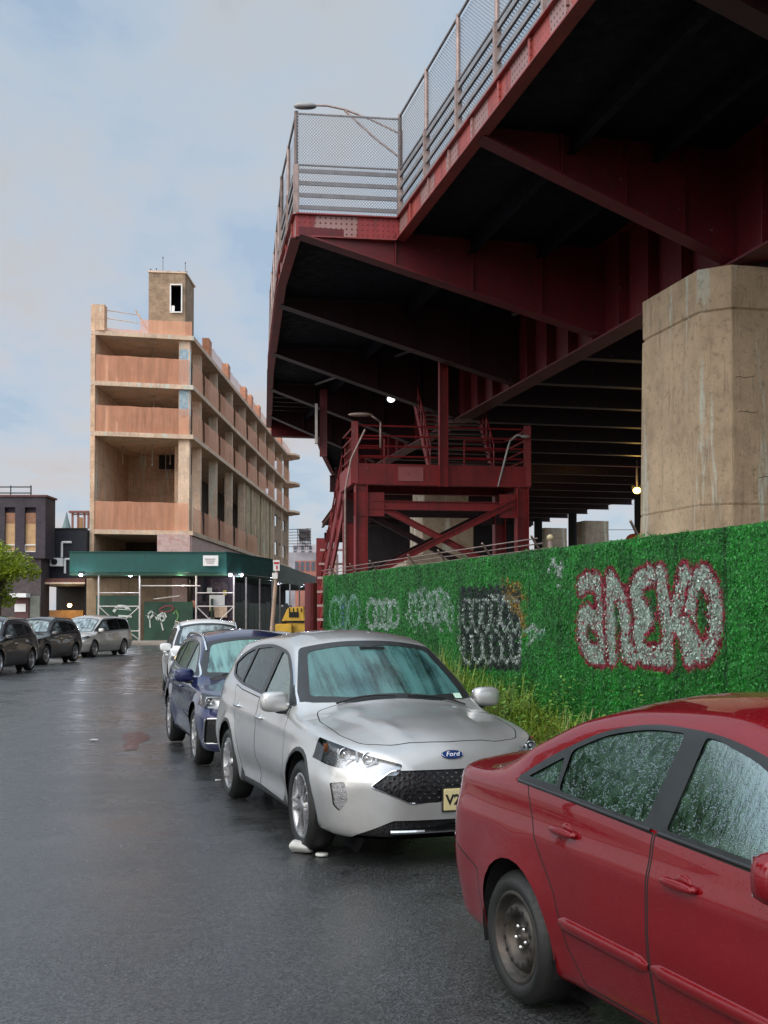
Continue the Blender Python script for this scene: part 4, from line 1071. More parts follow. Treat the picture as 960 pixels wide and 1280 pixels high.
# stiffener angles on the fascia of the near span
for i in (0, 2, 3, 4):
    p, q = Vector(left_edge[i]), Vector(left_edge[i + 1]); l = (q - p).length; d = (q - p) / l; n = Vector((-d.y, d.x))
    if n.x > 0: n = -n
    k = 0.6
    while k < l:
        c = p + d * k + n * .035; b = MB(); b.beam((*c, ZF + .02), (*c, ZD - .02), .05, .09, (d.x, d.y, 0)); b.build('fascia_stiffener', M_FASC, bridge); k += 1.55
def outer_p(s):
    pts = [PS(*e) for e in left_edge]
    for a, c in zip(pts, pts[1:]):
        if a[0] <= s <= c[0] and c[0] > a[0]: return a[1] + (c[1] - a[1]) * (s - a[0]) / (c[0] - a[0])
    return 6.45
# main girders with web stiffeners
def girder(p, s0, s1, zbot, m, stiff=1.55, w=.55):
    b = MB(); zt = ZF + .20
    b.beam(BR(s0, p, (zbot + zt) / 2), BR(s1, p, (zbot + zt) / 2), .03, zt - zbot)
    b.beam(BR(s0, p, zbot + .02), BR(s1, p, zbot + .02), w, .045); b.beam(BR(s0, p, zt - .03), BR(s1, p, zt - .03), w, .04)
    s = s0 + .5
    while s < s1:
        b.beam(BR(s, p - .14, zbot + .05), BR(s, p - .14, zt - .05), .02, .24, (math.cos(TH), math.sin(TH), 0)) if stiff < 1 else b.box(BR(s, p - .15, (zbot + zt) / 2), (.26, .03, zt - zbot - .1), TH)
        s += stiff
    return b.build('girder', m, bridge)
ZG = 8.42
girder(11.6, -14, 57, ZG, M_RED)
def reach(p):
    s_ = 54.0
    while s_ < 115 and outer_p(s_ + 1) < p - .5: s_ += 1
    return s_

# floor beams across
s = -10.0
while s < 116:
    b = MB(); p0 = 11.9 if outer_p(s) < 11.5 else outer_p(s) + .1
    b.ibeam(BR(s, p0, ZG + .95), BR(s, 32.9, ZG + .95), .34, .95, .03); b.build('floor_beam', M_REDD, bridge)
    s += 3.7
# stringers
for p_ in (13.4, 15.2, 18.8, 20.6, 24.2, 26.0, 29.4, 31.2):
    b = MB(); b.ibeam(BR(-14, p_, ZF - .02), BR(reach(p_), p_, ZF - .02), .2, .42, .025); b.build('stringer', M_REDD, bridge)
# tapered cantilever brackets
for s in (-4.6, 1.6, 7.9, 14.1, 20.4, 26.62, 32.8, 39.0, 45.2, 51.4):
    if s == 26.62: po = 4.10
    else: po = outer_p(s) + .02
    zi, zo = ZG + .06, ZF - .02; zt = ZF + .2; b = MB()
    P = [BR(s, po, zo), BR(s, po, zt), BR(s, 11.58, zt), BR(s, 11.58, zi)]
    dd = Vector(BR(1, 0, 0)) - Vector(BR(0, 0, 0))
    b.extr([Vector(q) - dd * .015 for q in P], dd * .03)
    a_ = Vector(P[0]); c_ = Vector(P[3])
    b.beam(a_, c_, .42, .04)
    for t in (.30, .55, .78):
        pp = po + (11.58 - po) * t; zz = zo + (zi - zo) * t
        b.box(BR(s, pp, (zz + zt) / 2), (.03, .26, zt - zz - .05), TH)
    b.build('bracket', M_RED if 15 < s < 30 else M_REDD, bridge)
    # shallow stringer line beyond bracket
for pp in (8.2, 9.9):
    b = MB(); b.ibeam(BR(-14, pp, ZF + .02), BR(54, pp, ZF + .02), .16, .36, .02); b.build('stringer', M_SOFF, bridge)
b = MB(); b.ibeam((-5.2, 54.4, ZF + .0), (8.5, 57.4, ZF + .0), .5, 1.0, .04); b.build('end_beam', M_RED, bridge)
# louvre-like purlins under the far bay
for k in range(6):
    b = MB(); y = 47.5 + k; xx = -4.4 - (y - 47) * .11
    b.beam((xx, y, ZF + .12), (xx + 6.5, y + 1.4, ZF + .12), .10, .14); b.build('purlin', M_REDD, bridge)
# hangers and pipes under the bay
b = MB(); b.tube((-2.6, 45, ZF + .1), (5.6, 31.5, ZF + .1), .05); b.build('conduit', M_RAIL, bridge)
b = MB(); b.beam((-2.3, 44.8, ZF - .15), (-2.3, 44.8, ZF - 2.7), .12, .28); b.build('hanger_post', M_RED, bridge)
b = MB(); b.box((-2.55, 44.5, ZF - 1.5), (.10, .22, 1.5)); b.build('utility_box', mat('old_white', (.55, .52, .50), .6, dirt=(.2, .1, .08)), bridge)
# lower cross beam the pier carries
b = MB(); b.ibeam(BR(21.4, 12.0, ZG + .5), BR(21.4, 16.9, ZG + .5), .5, .9, .05); b.build('bearing_beam', M_REDD, bridge)
for zz, pp in ((ZG - .08, 11.6),):
    b = MB(); b.box(BR(21.6, pp + .3, zz), (.6, .6, .1), TH); b.build('bearing', M_RED, bridge)
# ---------------- mesh safety fence and railing on the deck edge
def deck_fence(name, pts, H, label, post_out=True):
    f = thing(name, (pts[0][0], pts[0][1], ZD), label, 'fence', 'mesh fences along the viaduct edge')
    for a, c in zip(pts, pts[1:]):
        a = Vector(a); c = Vector(c); l = (c - a).length; d = (c - a) / l; n = max(1, round(l / 2.45))
        b = MB()
        for k, zz in enumerate((.18, .46, .74, 1.02)): b.beam((*a, ZD + zz), (*c, ZD + zz), .05, .09)
        b.build('railing', M_RAIL, f)
        b = MB(); b.tube((*a, ZD + H), (*c, ZD + H), .03); b.tube((*a, ZD + 1.16), (*c, ZD + 1.16), .025); b.build('fence_rail', M_RAIL, f)
        o = Vector((d.y, -d.x)) * .06
        if o.x > 0 and abs(d.y) > .5: o = -o
        b = MB(); e0 = a - o; e1 = c - o
        b.add([(*e0, ZD + .05), (*e1, ZD + .05), (*e1, ZD + H - .02), (*e0, ZD + H - .02)], [(0, 1, 2, 3)])
        b.build('chain_mesh', M_CHAIN, f)
        for k in range(n + 1):
            p = a + d * (l * k / n); b = MB(); b.tube((*p, ZD), (*p, ZD + H + .05), .045)
            b.beam((*(p + o * .0), ZD), (*p, ZD + 1.15), .13, .10, (d.x, d.y, 0)); b.build('fence_post', M_GALV, f)
    return f
deck_fence('mesh_fence', [BR(10, 6.5, 0)[:2], A], 2.42, 'long chain-link fence with four rails rising along the near viaduct edge towards top right')
deck_fence('mesh_fence', [A, Bp], 2.35, 'short chain-link fence with four rails across the end of the projecting deck')
deck_fence('mesh_fence', [Bp, (-2.70, 31.0), (-4.05, 42.0), (-5.34, 54.7)], 2.35, 'chain-link fence receding along the left side of the projecting deck')
# ---------------- street lamp on the deck
lp = thing('street_lamp', (.42, 30.0, ZD), 'cobra-head street lamp with a long arm, standing on the viaduct deck', 'street lamp')
b = MB(); b.tube((.42, 30, ZD), (.42, 30, ZD + 3.2), .06, 10); b.build('pole', M_GALV, lp)
b = MB(); b.smooth = True
tip = Vector((-1.8, 30, ZD + 3.86)); pts = [Vector((.42, 30, ZD + 3.12)), Vector((-.35, 30, ZD + 3.5)), Vector((-1.0, 30, ZD + 3.75)), Vector((-1.45, 30, ZD + 3.85)), tip]
b.path(pts, .028); b.path([Vector((.42, 30, ZD + 2.5)), Vector((-.2, 30, ZD + 2.98)), Vector((-1.0, 30, ZD + 3.72))], .03); b.build('arm', M_GALV, lp)
b = MB(); b.smooth = True; b.ball(tip + Vector((-.22, 0, -.02)), (.30, .13, .07), 16, 8, .8); b.build('lamp_head', mat('lamp_grey', (.35, .34, .33), .4), lp)
# ---------------- piers
def concrete(name, base, runs=True, joints=0):
    m, nt, N, L, B = nmat(name); v = mapping(N, L)
    f = noise(N, L, v, .9, 9, .68)
    c = ramp(N, L, f, [(.30, tuple(x * .66 for x in base)), (.52, base), (.74, tuple(min(1, x * 1.25) for x in base))])
    # vertical weather runs: pale lime in some, rust in others
    vr = mapping(N, L, (1.2, 1.2, .10)); r1 = noise(N, L, vr, 1.7, 9, .7)
    c = mixc(N, L, ramp(N, L, r1, [(.55, g(0)), (.60, g(.85))]), c, (.62, .64, .54))
    vr2 = mapping(N, L, (3.1, 3.1, .22)); r2 = noise(N, L, vr2, 2.1, 8, .72)
    c = mixc(N, L, ramp(N, L, r2, [(.55, g(0)), (.70, g(.8))]), c, tuple(x * .45 for x in base))
    n3 = noise(N, L, v, 7, 9, .75)
    c = mixc(N, L, ramp(N, L, n3, [(.53, g(0)), (.66, g(.75))]), c, tuple(x * .5 for x in base))
    if joints:
        sx = N.new('ShaderNodeSeparateXYZ'); L.new(v, sx.inputs[0]); hs = math_(N, L, 'ADD', sx.outputs[0], sx.outputs[1])
        ja = math_(N, L, 'LESS_THAN', math_(N, L, 'PINGPONG', hs, joints / 2), .022); jb = math_(N, L, 'LESS_THAN', math_(N, L, 'PINGPONG', sx.outputs[2], joints / 2), .022)
        c = mixc(N, L, math_(N, L, 'MULTIPLY', math_(N, L, 'MAXIMUM', ja, jb), .5), c, tuple(x * .4 for x in base))
    L.new(c, B.inputs['Base Color']); B.inputs['Roughness'].default_value = .85
    h = math_(N, L, 'ADD', noise(N, L, v, 12, 9, .75), math_(N, L, 'MULTIPLY', r2, 1.5)); bump(N, L, h, B, .8, .04)
    return m
M_PIER = concrete('pier_concrete', (.57, .425, .28))
M_PIER2 = concrete('far_pier_concrete', (.42, .34, .25))
def pier(loc_s, loc_p, w, d, z1, ch, label, world=None, rz=None, m=None, cat='pier', cracks=True):
    c = BR(loc_s, loc_p, 0) if world is None else world
    o = thing('concrete_pier', (c[0], c[1], 0), label, cat, 'concrete piers under the viaduct')
    b = MB(); rz = TH if rz is None else rz; n = 14; rings = []
    base = [(-w/2 + ch, -d/2), (w/2 - ch, -d/2), (w/2, -d/2 + ch), (w/2, d/2 - ch), (w/2 - ch, d/2), (-w/2 + ch, d/2), (-w/2, d/2 - ch), (-w/2, -d/2 + ch)]
    levels = [(0, 1.07), (1.6, 1.065), (3.82, 1.035), (3.825, 1.02), (3.85, 1.02), (3.855, 1.035), (z1 - .86, 1.005), (z1 - .85, .975), (z1 - .81, .975), (z1 - .80, 1.0), (z1, 1.0)]
    V = []; ca, sa = math.cos(rz), math.sin(rz)
    for (z, k) in levels:
        for (x, y) in base: V.append((c[0] + (x * ca - y * sa) * k, c[1] + (x * sa + y * ca) * k, z))
    F = [tuple(range(7, -1, -1)), tuple(range(len(V) - 8, len(V)))]
    for j in range(len(levels) - 1):
        for k in range(8): F.append((j * 8 + k, j * 8 + (k + 1) % 8, (j + 1) * 8 + (k + 1) % 8, (j + 1) * 8 + k))
    b.add(V, F); ob = b.build('shaft', m or M_PIER, o, bevel=.015)
    return o
# near pier: left face at p = 10.7, near face at s = 19.9
pr = pier(21.55, 12.25, 3.0, 3.3, 8.32, .45, 'massive octagonal concrete pier, cracked and rain-streaked, behind the fence at right')
b = MB()
def crack(b, pts, r=.012):
    b.path([Vector(p) for p in pts], r, 5)
fx = lambda u, z: BR(21.55 - 1.65 * (1.035 - .03 * max(0, z - 3.85) / 3.45) - .002, 11.2 + u, z)
for (u0, z0_, du, dz, n_) in ((.05, 6.2, .05, .012, 9), (.5, 4.35, .06, -.008, 12), (.1, 5.55, .05, .0, 10)):
    u_, z_ = u0, z0_; P_ = []
    for q in range(n_):
        P_.append(fx(u_, z_)); u_ += du + random.uniform(-.015, .015); z_ += dz + random.uniform(-.03, .03)
    crack(b, P_, random.choice((.004, .006)))
b.build('crack', M_UNDER, pr)
# middle stepped pier behind the stair platform
c = (2.95, 62.0); mid = thing('concrete_pier', (c[0], c[1], 0), 'stepped concrete pier seen behind the crossed red braces', 'pier', 'concrete piers under the viaduct')
b = MB(); b.box((c[0], c[1], 7.7), (2.35, 2.6, 1.2), TH); b.box((c[0] + .05, c[1], 5.95), (2.7, 2.8, 2.3), TH); b.box((c[0] - .1, c[1] - .1, 2.6), (4.3, 3.4, 4.4), TH)
b.prism([(c[0] - 2.2, c[1] - 2), (c[0] + 2.0, c[1] - 2), (c[0] + 2.0, c[1] + 2), (c[0] - 2.2, c[1] + 2)], 0, .4)
b.build('shaft', M_PIER2, mid, bevel=.05)
for (x, y, w, lab) in ((13.0, 92, 1.9, 'small pinkish concrete pier farthest under the viaduct, beside a yellow post'), (14.9, 85, 1.9, 'square concrete pier under the viaduct between two yellow posts'), (22.8, 66, 2.6, 'wide concrete pier half hidden behind the big pier')):
    pier(0, 0, w, 2.0, 8.4, .1, lab, world=(x, y), rz=TH, m=M_PIER2)
M_YEL = mat('yellow_paint', (.62, .50, .10), .5, dirt=(.25, .18, .08), streak=True)
for (px, d_, lab) in ((673, 84, 'thin yellow-painted post left of the farthest pier'), (716, 80, 'yellow-painted post between the two far piers'), (803, 62, 'yellow-painted post under the lit lamp, beside the big pier')):
    X = (px - 480) / 1480 * d_
    o = thing('painted_post', (X, d_, 0), lab, 'post', 'yellow posts under the viaduct')
    b = MB(); b.tube((X, d_, 0), (X, d_, 6.0), .30 if d_ > 70 else .42, 12); b.build('lower_shaft', M_YEL, o)
    b = MB(); b.tube((X, d_, 6.0), (X, d_, 8.6), .29 if d_ > 70 else .40, 12); b.build('upper_shaft', M_UNDER, o)
# hydrant-like red marker under the bridge
X = (792 - 480) / 1480 * 60
o = thing('standpipe', (X, 60, 0), 'rusty red standpipe beside the yellow post under the viaduct', 'standpipe')
b = MB(); b.smooth = True; b.tube((X, 60, 0), (X, 60, 5.2), .16, 10); b.ball((X, 60, 5.45), (.42, .42, .42)); b.tube((X - .5, 60, 5.0), (X + .3, 60, 5.0), .12); b.build('pipe_body', mat('rusty_red', (.32, .07, .04), .7, dirt=(.15, .08, .05)), o)
# ---------------- lamps that are lit
def flood(name, loc, r, col, st, label, cat='lamp', power=0, arm=None, group=None):
    o = thing(name, loc, label, cat, group); b = MB(); b.smooth = True
    b.ball(loc, (r, r, r * .8)); b.build('bulb', emit('lit_%s_%d' % (name, int(st)), col, st), o)
    b = MB(); b.box(Vector(loc) + Vector((0, r * .6, r * .9)), (r * 2.6, r * 1.6, r * .6)); b.build('lamp_housing', M_UNDER, o)
    if arm: b = MB(); b.tube(loc, arm, r * .25); b.build('arm', M_RAIL, o)
    if power:
        l = bpy.data.lights.new('lamp_light', 'POINT'); lo = bpy.data.objects.new('lamp_light', l); COL.objects.link(lo); lo.parent = o
        lo.location = (0, -.5, -.25); l.energy = power; l.color = col; l.shadow_soft_size = r
    return o
flood('work_lamp', (12.2, 57, 7.75), .19, (1, .60, .14), 7, 'glowing amber lamp high under the viaduct left of the big pier', power=70, arm=(12.2, 57, 9.2))
flood('work_lamp', (.25, 42, 9.45), .14, (.9, .92, 1), 2.2, 'white floodlight under the dark deck above the stair platform', arm=(.25, 42, 10.4))
# ---------------- stair platform
plat = thing('stair_platform', (1.7, 35.6, 0), 'dark red steel stair landing on columns with crossed braces, under the viaduct', 'platform')
FL, FR = Vector((-.86, 34.6, 0)), Vector((4.30, 35.45, 0)); dx = (FR - FL).normalized(); dyv = Vector((-dx.y, dx.x, 0)); BL, BRt = FL + dyv * 2.6, FR + dyv * 2.6
ZP = 6.22
def pt(u, v, z): return FL + dx * u + dyv * v + Vector((0, 0, z))
WP = (FR - FL).length
b = MB()
for (p, q) in (((0, 0), (WP, 0)), ((0, 2.6), (WP, 2.6)), ((0, 0), (0, 2.6)), ((WP, 0), (WP, 2.6))):
    b.ibeam(pt(*p, ZP - .32), pt(*q, ZP - .32), .2, .62, .03)
b.beam(pt(0, -.105, ZP - .32), pt(WP, -.105, ZP - .32), .012, .60)
b.beam(pt(-.105, 0, ZP - .32), pt(-.105, 2.6, ZP - .32), .012, .60)
b.build('platform_beam', M_REDP, plat)
b = MB(); b.extr([pt(.05, .05, ZP - .06), pt(WP - .05, .05, ZP - .06), pt(WP - .05, 2.55, ZP - .06), pt(.05, 2.55, ZP - .06)], (0, 0, .05)); b.build('platform_floor', M_REDD, plat)
for (u, v) in ((.18, 0), (WP - .18, 0), (.18, 2.6), (WP - .18, 2.6)):
    b = MB(); b.ibeam(pt(u, v, 0), pt(u, v, ZP - .64), .36, .36, .03, (dx.x, dx.y, 0)); b.build('column', M_REDP, plat)
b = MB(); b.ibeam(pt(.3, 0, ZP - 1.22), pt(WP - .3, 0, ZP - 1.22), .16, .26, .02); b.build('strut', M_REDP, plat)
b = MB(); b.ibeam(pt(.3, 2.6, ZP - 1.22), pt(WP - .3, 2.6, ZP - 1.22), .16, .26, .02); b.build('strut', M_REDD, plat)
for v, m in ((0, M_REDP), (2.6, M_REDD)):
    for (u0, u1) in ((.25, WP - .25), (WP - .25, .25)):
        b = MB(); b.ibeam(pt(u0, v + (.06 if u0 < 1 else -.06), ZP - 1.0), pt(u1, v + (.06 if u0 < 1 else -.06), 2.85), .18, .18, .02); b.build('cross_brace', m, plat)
    b = MB(); b.box(pt(.42, v - .05, ZP - 1.2), (.9, .02, .7), math.atan2(dx.y, dx.x)); b.build('gusset', m, plat); b = MB(); b.box(pt(WP - .42, v - .05, ZP - 1.2), (.9, .02, .7), math.atan2(dx.y, dx.x)); b.build('gusset', m, plat)
def rail_run(p0, p1, n, z, parent, m=M_REDP, H=1.12):
    p0 = Vector(p0); p1 = Vector(p1); b = MB()
    for k in range(4): b.tube(p0 + Vector((0, 0, z + H - .30 * k)), p1 + Vector((0, 0, z + H - .30 * k)), .028, 6)
    b.build('handrail', m, parent)
    for k in range(n + 1):
        q = p0.lerp(p1, k / n); b = MB(); b.beam(q + Vector((0, 0, z)), q + Vector((0, 0, z + H)), .06, .06); b.build('rail_post', m, parent)
rail_run(pt(0, 0, 0), pt(WP, 0, 0), 2, ZP, plat); rail_run(pt(0, 0, 0), pt(0, 2.6, 0), 1, ZP, plat); rail_run(pt(0, 2.6, 0), pt(1.3, 2.6, 0), 1, ZP, plat); rail_run(pt(3.9, 2.6, 0), pt(WP, 2.6, 0), 1, ZP, plat); rail_run(pt(WP, 0, 0), pt(WP, 2.6, 0), 1, ZP, plat)
for u in (0.0, WP): b = MB(); b.beam(pt(u, -.02, ZP - .6), pt(u, -.02, ZP + 1.22), .2, .2); b.build('corner_post', M_REDP, plat)
b = MB(); b.ibeam(pt(2.62, -.16, ZP - .66), pt(2.62, -.16, ZF + .15), .22, .26, .02, (dx.x, dx.y, 0)); b.build('hanger_post', M_REDP, plat)
b = MB(); b.box(pt(1.65, -.13, ZP - .30), (.75, .02, .42), math.atan2(dx.y, dx.x)); b.build('patch_plate', mat('faded_red', (.34, .10, .10), .7, dirt=(.2, .05, .05)), plat)
# stair flight rising from platform to the deck
st = thing('steel_stair', (2.4, 41, ZP), 'steep red steel stair rising from the landing up into the deck', 'stair')
S0, S1 = Vector((1.46, 37.25, ZP)), Vector((.87, 43.0, ZD - .3)); S2, S3 = Vector((3.5, 37.6, ZP)), Vector((3.05, 43.4, ZD - .3))
for (p, q) in ((S0, S1), (S2, S3)):
    b = MB(); b.beam(p, q, .06, .3); b.build('stringer', M_REDP, st)
    b = MB(); b.tube(p + Vector((0, 0, 1.0)), q + Vector((0, 0, 1.0)), .03); b.tube(p + Vector((0, 0, .6)), q + Vector((0, 0, .6)), .02)
    for k in range(9): r_ = p.lerp(q, k / 8); b.tube(r_, r_ + Vector((0, 0, 1.0)), .022, 6)
    b.build('handrail', M_REDP, st)
b = MB()
for k in range(22):
    a = S0.lerp(S1, k / 22); c = S2.lerp(S3, k / 22); b.beam(a, c, .28, .04)
b.build('tread', M_REDD, st)
# lower flight going down to the left behind the fence
st2 = thing('steel_stair', (-1.5, 39, 0), 'lower red stair flight with side railings going down left of the landing', 'stair')
for off in (0, 1.3):
    p, q = Vector((-1.05 - off * .2, 37.4 + off, ZP)), Vector((-2.35 - off * .2, 43.8 + off, 1.4))
    b = MB(); b.beam(p, q, .07, .34); b.build('stringer', M_REDP, st2)
    b = MB(); 
    for h_ in (.35, .7, 1.05): b.tube(p + Vector((0, 0, h_)), q + Vector((0, 0, h_)), .03, 6)
    b.build('handrail', M_REDP, st2)
    for k in range(6):
        r_ = p.lerp(q, k / 5); b = MB(); b.beam(r_ - Vector((0, 0, .2)), r_ + Vector((0, 0, 1.1)), .09, .09); b.build('rail_post', M_REDP, st2)
b = MB(); b.beam((-2.35, 43.8, 0), (-2.35, 43.8, 4.6), .3, .3); b.build('column', M_REDP, st2)
b = MB()
for k in range(6): b.box((-2.1 + .05 * k, 42.6, 1.6 + .5 * k), (.9, .06, .08))
b.build('ladder_rung', mat('pale_rung', (.5, .36, .34), .6), st2)
# leaning conduit pipe and small lamp heads on the platform
o = thing('conduit_riser', (-1.05, 34.3, 0), 'thin pale conduit bending up past the left corner of the landing', 'pipe')
b = MB(); b.path([Vector((-1.12, 34.2, .0)), Vector((-1.12, 34.2, 5.4)), Vector((-.95, 34.2, 6.3)), Vector((-.55, 34.2, 7.15))], .028); b.build('conduit_pipe', M_GALV, o)
o = thing('area_light', (-.2, 33.9, 7.5), 'small grey cobra-head light fixed above the left corner of the landing', 'street lamp')
b = MB(); b.smooth = True; b.ball((-.68, 34.0, 7.55), (.36, .13, .06), 14, 8); b.tube((-.4, 34.0, 7.55), (-.1, 34.1, 7.35), .03); b.tube((-.1, 34.1, 7.35), (-.1, 34.1, 6.6), .03); b.build('lamp_head', M_GALV, o)
o = thing('gooseneck_light', (3.9, 35.2, 6.0), 'pale gooseneck lamp arm clipped to the right end of the landing rail', 'lamp')
b = MB(); b.smooth = True; b.path([Vector((3.4, 35.2, 5.6)), Vector((3.65, 35.15, 6.6)), Vector((3.75, 35.1, 6.95)), Vector((3.95, 35.1, 7.12)), Vector((4.15, 35.1, 7.1))], .03); b.ball((4.2, 35.1, 7.08), (.14, .08, .05)); b.build('lamp_arm', mat('pale_metal', (.34, .33, .32), .4), o)
# ------------------------------------------------------------------ green screen fence with graffiti
F0 = Vector((-1.47, 28.9)); F1 = Vector((3.77, 11.6)); FD = (F1 - F0).normalized(); F1e = F0 + FD * 23.0; FLEN = 23.0; FH = 2.70
FN = Vector((FD.y, -FD.x)); FN = FN if FN.y < 0 else -FN
if FN.x > 0: pass
def on_fence(px, py):
    """survey of a mark on the sheet: (distance along the fence, height)"""
    dx_, dz_ = (px - 480) / 1480, (767 - py) / 1480
    # ray (dx,1)*t meets the line F0 + FD*u
    det = dx_ * (-FD.y) + FD.x * 1.0
    t = (F0.x * (-FD.y) + FD.x * F0.y) / det
    u = ((dx_ * t - F0.x) * FD.x + (t - F0.y) * FD.y)
    return u, EYE + dz_ * t
CS = .02; NU, NZ = int(FLEN / CS) + 1, int(FH / CS) + 1
rng = np.random.default_rng(3)
img = np.zeros((NU, NZ, 3)); img[:] = (.014, .185, .018)
lown = rng.random((NU // 12 + 2, NZ // 12 + 2))
ui = np.arange(NU) / 12; zi_ = np.arange(NZ) / 12
def bil(a, u, z):
    u0 = u.astype(int); z0 = z.astype(int); fu = (u - u0)[:, None]; fz = (z - z0)[None, :]
    return (a[np.ix_(u0, z0)] * (1 - fu) * (1 - fz) + a[np.ix_(u0 + 1, z0)] * fu * (1 - fz) + a[np.ix_(u0, z0 + 1)] * (1 - fu) * fz + a[np.ix_(u0 + 1, z0 + 1)] * fu * fz)
img *= (.7 + .6 * bil(lown, ui, zi_))[:, :, None]
seamn = rng.random(NU); img *= (.82 + .36 * seamn)[:, None, None]
for k_ in range(int(FLEN / 1.0)):
    q_ = int((k_ * 1.0 + .35) / CS); img[q_:q_ + 2] *= .35
    img[q_:q_ + int(1 / CS)] *= .88 + .24 * rng.random()
UU, ZZ = np.meshgrid(np.arange(NU) * CS, np.arange(NZ) * CS, indexing='ij')
def stroke(pts, width, col, cover=.8, soft=.25):
    pts = [on_fence(*p) for p in pts]
    d = np.full((NU, NZ), 1e9)
    for (a, b_) in zip(pts, pts[1:]):
        ax, az = a; bx, bz = b_; l2 = (bx - ax) ** 2 + (bz - az) ** 2 + 1e-9
        t = np.clip(((UU - ax) * (bx - ax) + (ZZ - az) * (bz - az)) / l2, 0, 1)
        d = np.minimum(d, np.hypot(UU - ax - t * (bx - ax), (ZZ - az - t * (bz - az))))
    m = (d < width / 2) & (rng.random((NU, NZ)) < cover)
    img[m] = np.array(col) * (.75 + .5 * rng.random((m.sum(), 1)))
def oval(cx, cy, rx, ry, n=18, a0=0, a1=360, tilt=0):
    return [(cx + rx * math.cos(R(a0 + (a1 - a0) * i / n)) + tilt * ry * math.sin(R(a0 + (a1 - a0) * i / n)), cy + ry * math.sin(R(a0 + (a1 - a0) * i / n))) for i in range(n + 1)]
WH, RD, MINT, BLK, ORG = (.36, .46, .40), (.24, .012, .03), (.20, .40, .30), (.006, .02, .012), (.26, .16, .02)
c1 = lambda x, y: (650 + x / 3.097, 640 + y / 3.097)
big = [[c1(x, y) for x, y in s_] for s_ in (
    [(242, 290), (265, 275), (300, 270), (315, 300), (318, 400), (322, 500), (322, 560)], [(300, 430), (262, 395), (240, 420), (245, 500), (275, 550), (320, 560)],
    [(355, 262), (352, 400), (358, 560)], [(362, 275), (395, 340), (410, 420), (412, 540), (440, 560)], 
    [(505, 250), (470, 265), (445, 310), (470, 370), (500, 400)], [(500, 420), (465, 450), (450, 520), (490, 560), (545, 560)], [(455, 300), (470, 420), (460, 540)],
    [(545, 245), (560, 330), (575, 450), (575, 570)], [(640, 245), (625, 320), (590, 410), (640, 470), (660, 560)], 
    oval(*(710, 400), 50, 150, 20))]
for s_ in big: stroke(s_, .34, RD, .95)
for s_ in big: stroke(s_, .23, WH, .82)
for s_ in ([(322, 262), (330, 400), (335, 580)], [(415, 290), (430, 400), (450, 540)], [(585, 300), (590, 400)], [(655, 290), (640, 380), (700, 480)], [(272, 470), (280, 510)], [(500, 350), (535, 400), (500, 480)], [(705, 310), (712, 380), (735, 450)]):
    stroke([c1(*p) for p in s_], .07, RD, .9)
for s_ in ([(705, 330), (712, 400), (722, 440)], [(270, 455), (275, 490)], [(375, 380), (385, 460)], [(510, 345), (520, 400)]):
    stroke([c1(*p) for p in s_], .10, (.02, .09, .02), .9)
# block tag: dark panel with pale looping outline
for k in range(9): stroke([(580 + k * 8.4, 746), (582 + k * 8.2, 826)], .34, BLK, .93)
lt = (.42, .50, .46)
for k in range(6):
    x = 585 + k * 12; stroke([(x - 4, 752), (x - 6, 775), (x, 792), (x + 5, 776), (x + 4, 752), (x - 3, 750)], .045, lt, .8)
    stroke([(x - 5, 795), (x - 4, 822), (x + 2, 830), (x + 7, 820), (x + 5, 795)], .05, lt, .85)
stroke([(575, 750), (574, 800), (582, 828)], .04, lt, .8); stroke([(613, 745), (640, 746), (650, 760), (652, 815), (642, 828)], .045, lt, .8); stroke([(613, 770), (640, 790)], .04, lt, .7)
# pale bubble tags
for cx_, w_, hh in ((420, 7, 20), (430, 4, 22), (443, 7, 22)): stroke(oval(cx_, 768, w_, hh, 14), .14, MINT, .75); stroke([(cx_, 755), (cx_, 785)], .12, (.12, .2, .5) if cx_ == 430 else MINT, .5)
for k in range(4): stroke(oval(466 + k * 9, 768, 6.5, 17 - (k % 2) * 2, 14), .13, (.36, .46, .42), .75)
for k in range(7): stroke(oval(519 + k * 7, 762 - (k % 3) * 3, 5.5, 19, 12, tilt=.15), .09, (.30, .42, .37), .6)
for x in (512, 527, 545, 558): stroke([(x, 742), (x + 6, 755), (x - 3, 770), (x + 8, 790)], .05, lt, .6)
# orange rust-coloured patch and small scrawls
for k in range(5): stroke([(630 + k * 6, 728 + k * 2), (634 + k * 6, 748), (655, 775 + k * 4)], .16, ORG, .35)
for s_ in ([(686, 716), (694, 700), (698, 722), (703, 704), (700, 735)], [(690, 705), (706, 712)], [(655, 790), (668, 782), (672, 795), (660, 806)], [(664, 786), (682, 790)]): stroke(s_, .05, lt, .75)
for k in range(6): stroke([(660 + k * 4, 795), (662 + k * 4, 790 - k % 2 * 4)], .06, MINT, .5)
fence = thing('screen_fence', ((F0.x + F1.x) / 2, (F0.y + F1.y) / 2, 0), 'long fence covered in artificial green leaves and spray-painted tags behind the parked cars', 'fence')
def leafy_mat():
    m, nt, N, L, B = nmat('artificial_leaf'); a = N.new('ShaderNodeVertexColor'); a.layer_name = 'paint'
    v = mapping(N, L); f = noise(N, L, v, 28, 5, .7)
    c = mixc(N, L, 1., a.outputs['Color'], ramp(N, L, f, [(.3, g(.45)), (.7, g(1.5))]), 'MULTIPLY')
    L.new(c, B.inputs['Base Color']); B.inputs['Roughness'].default_value = .42; B.inputs['Specular IOR Level'].default_value = .45
    bump(N, L, f, B, .5, .02); return m
M_LEAF = leafy_mat()
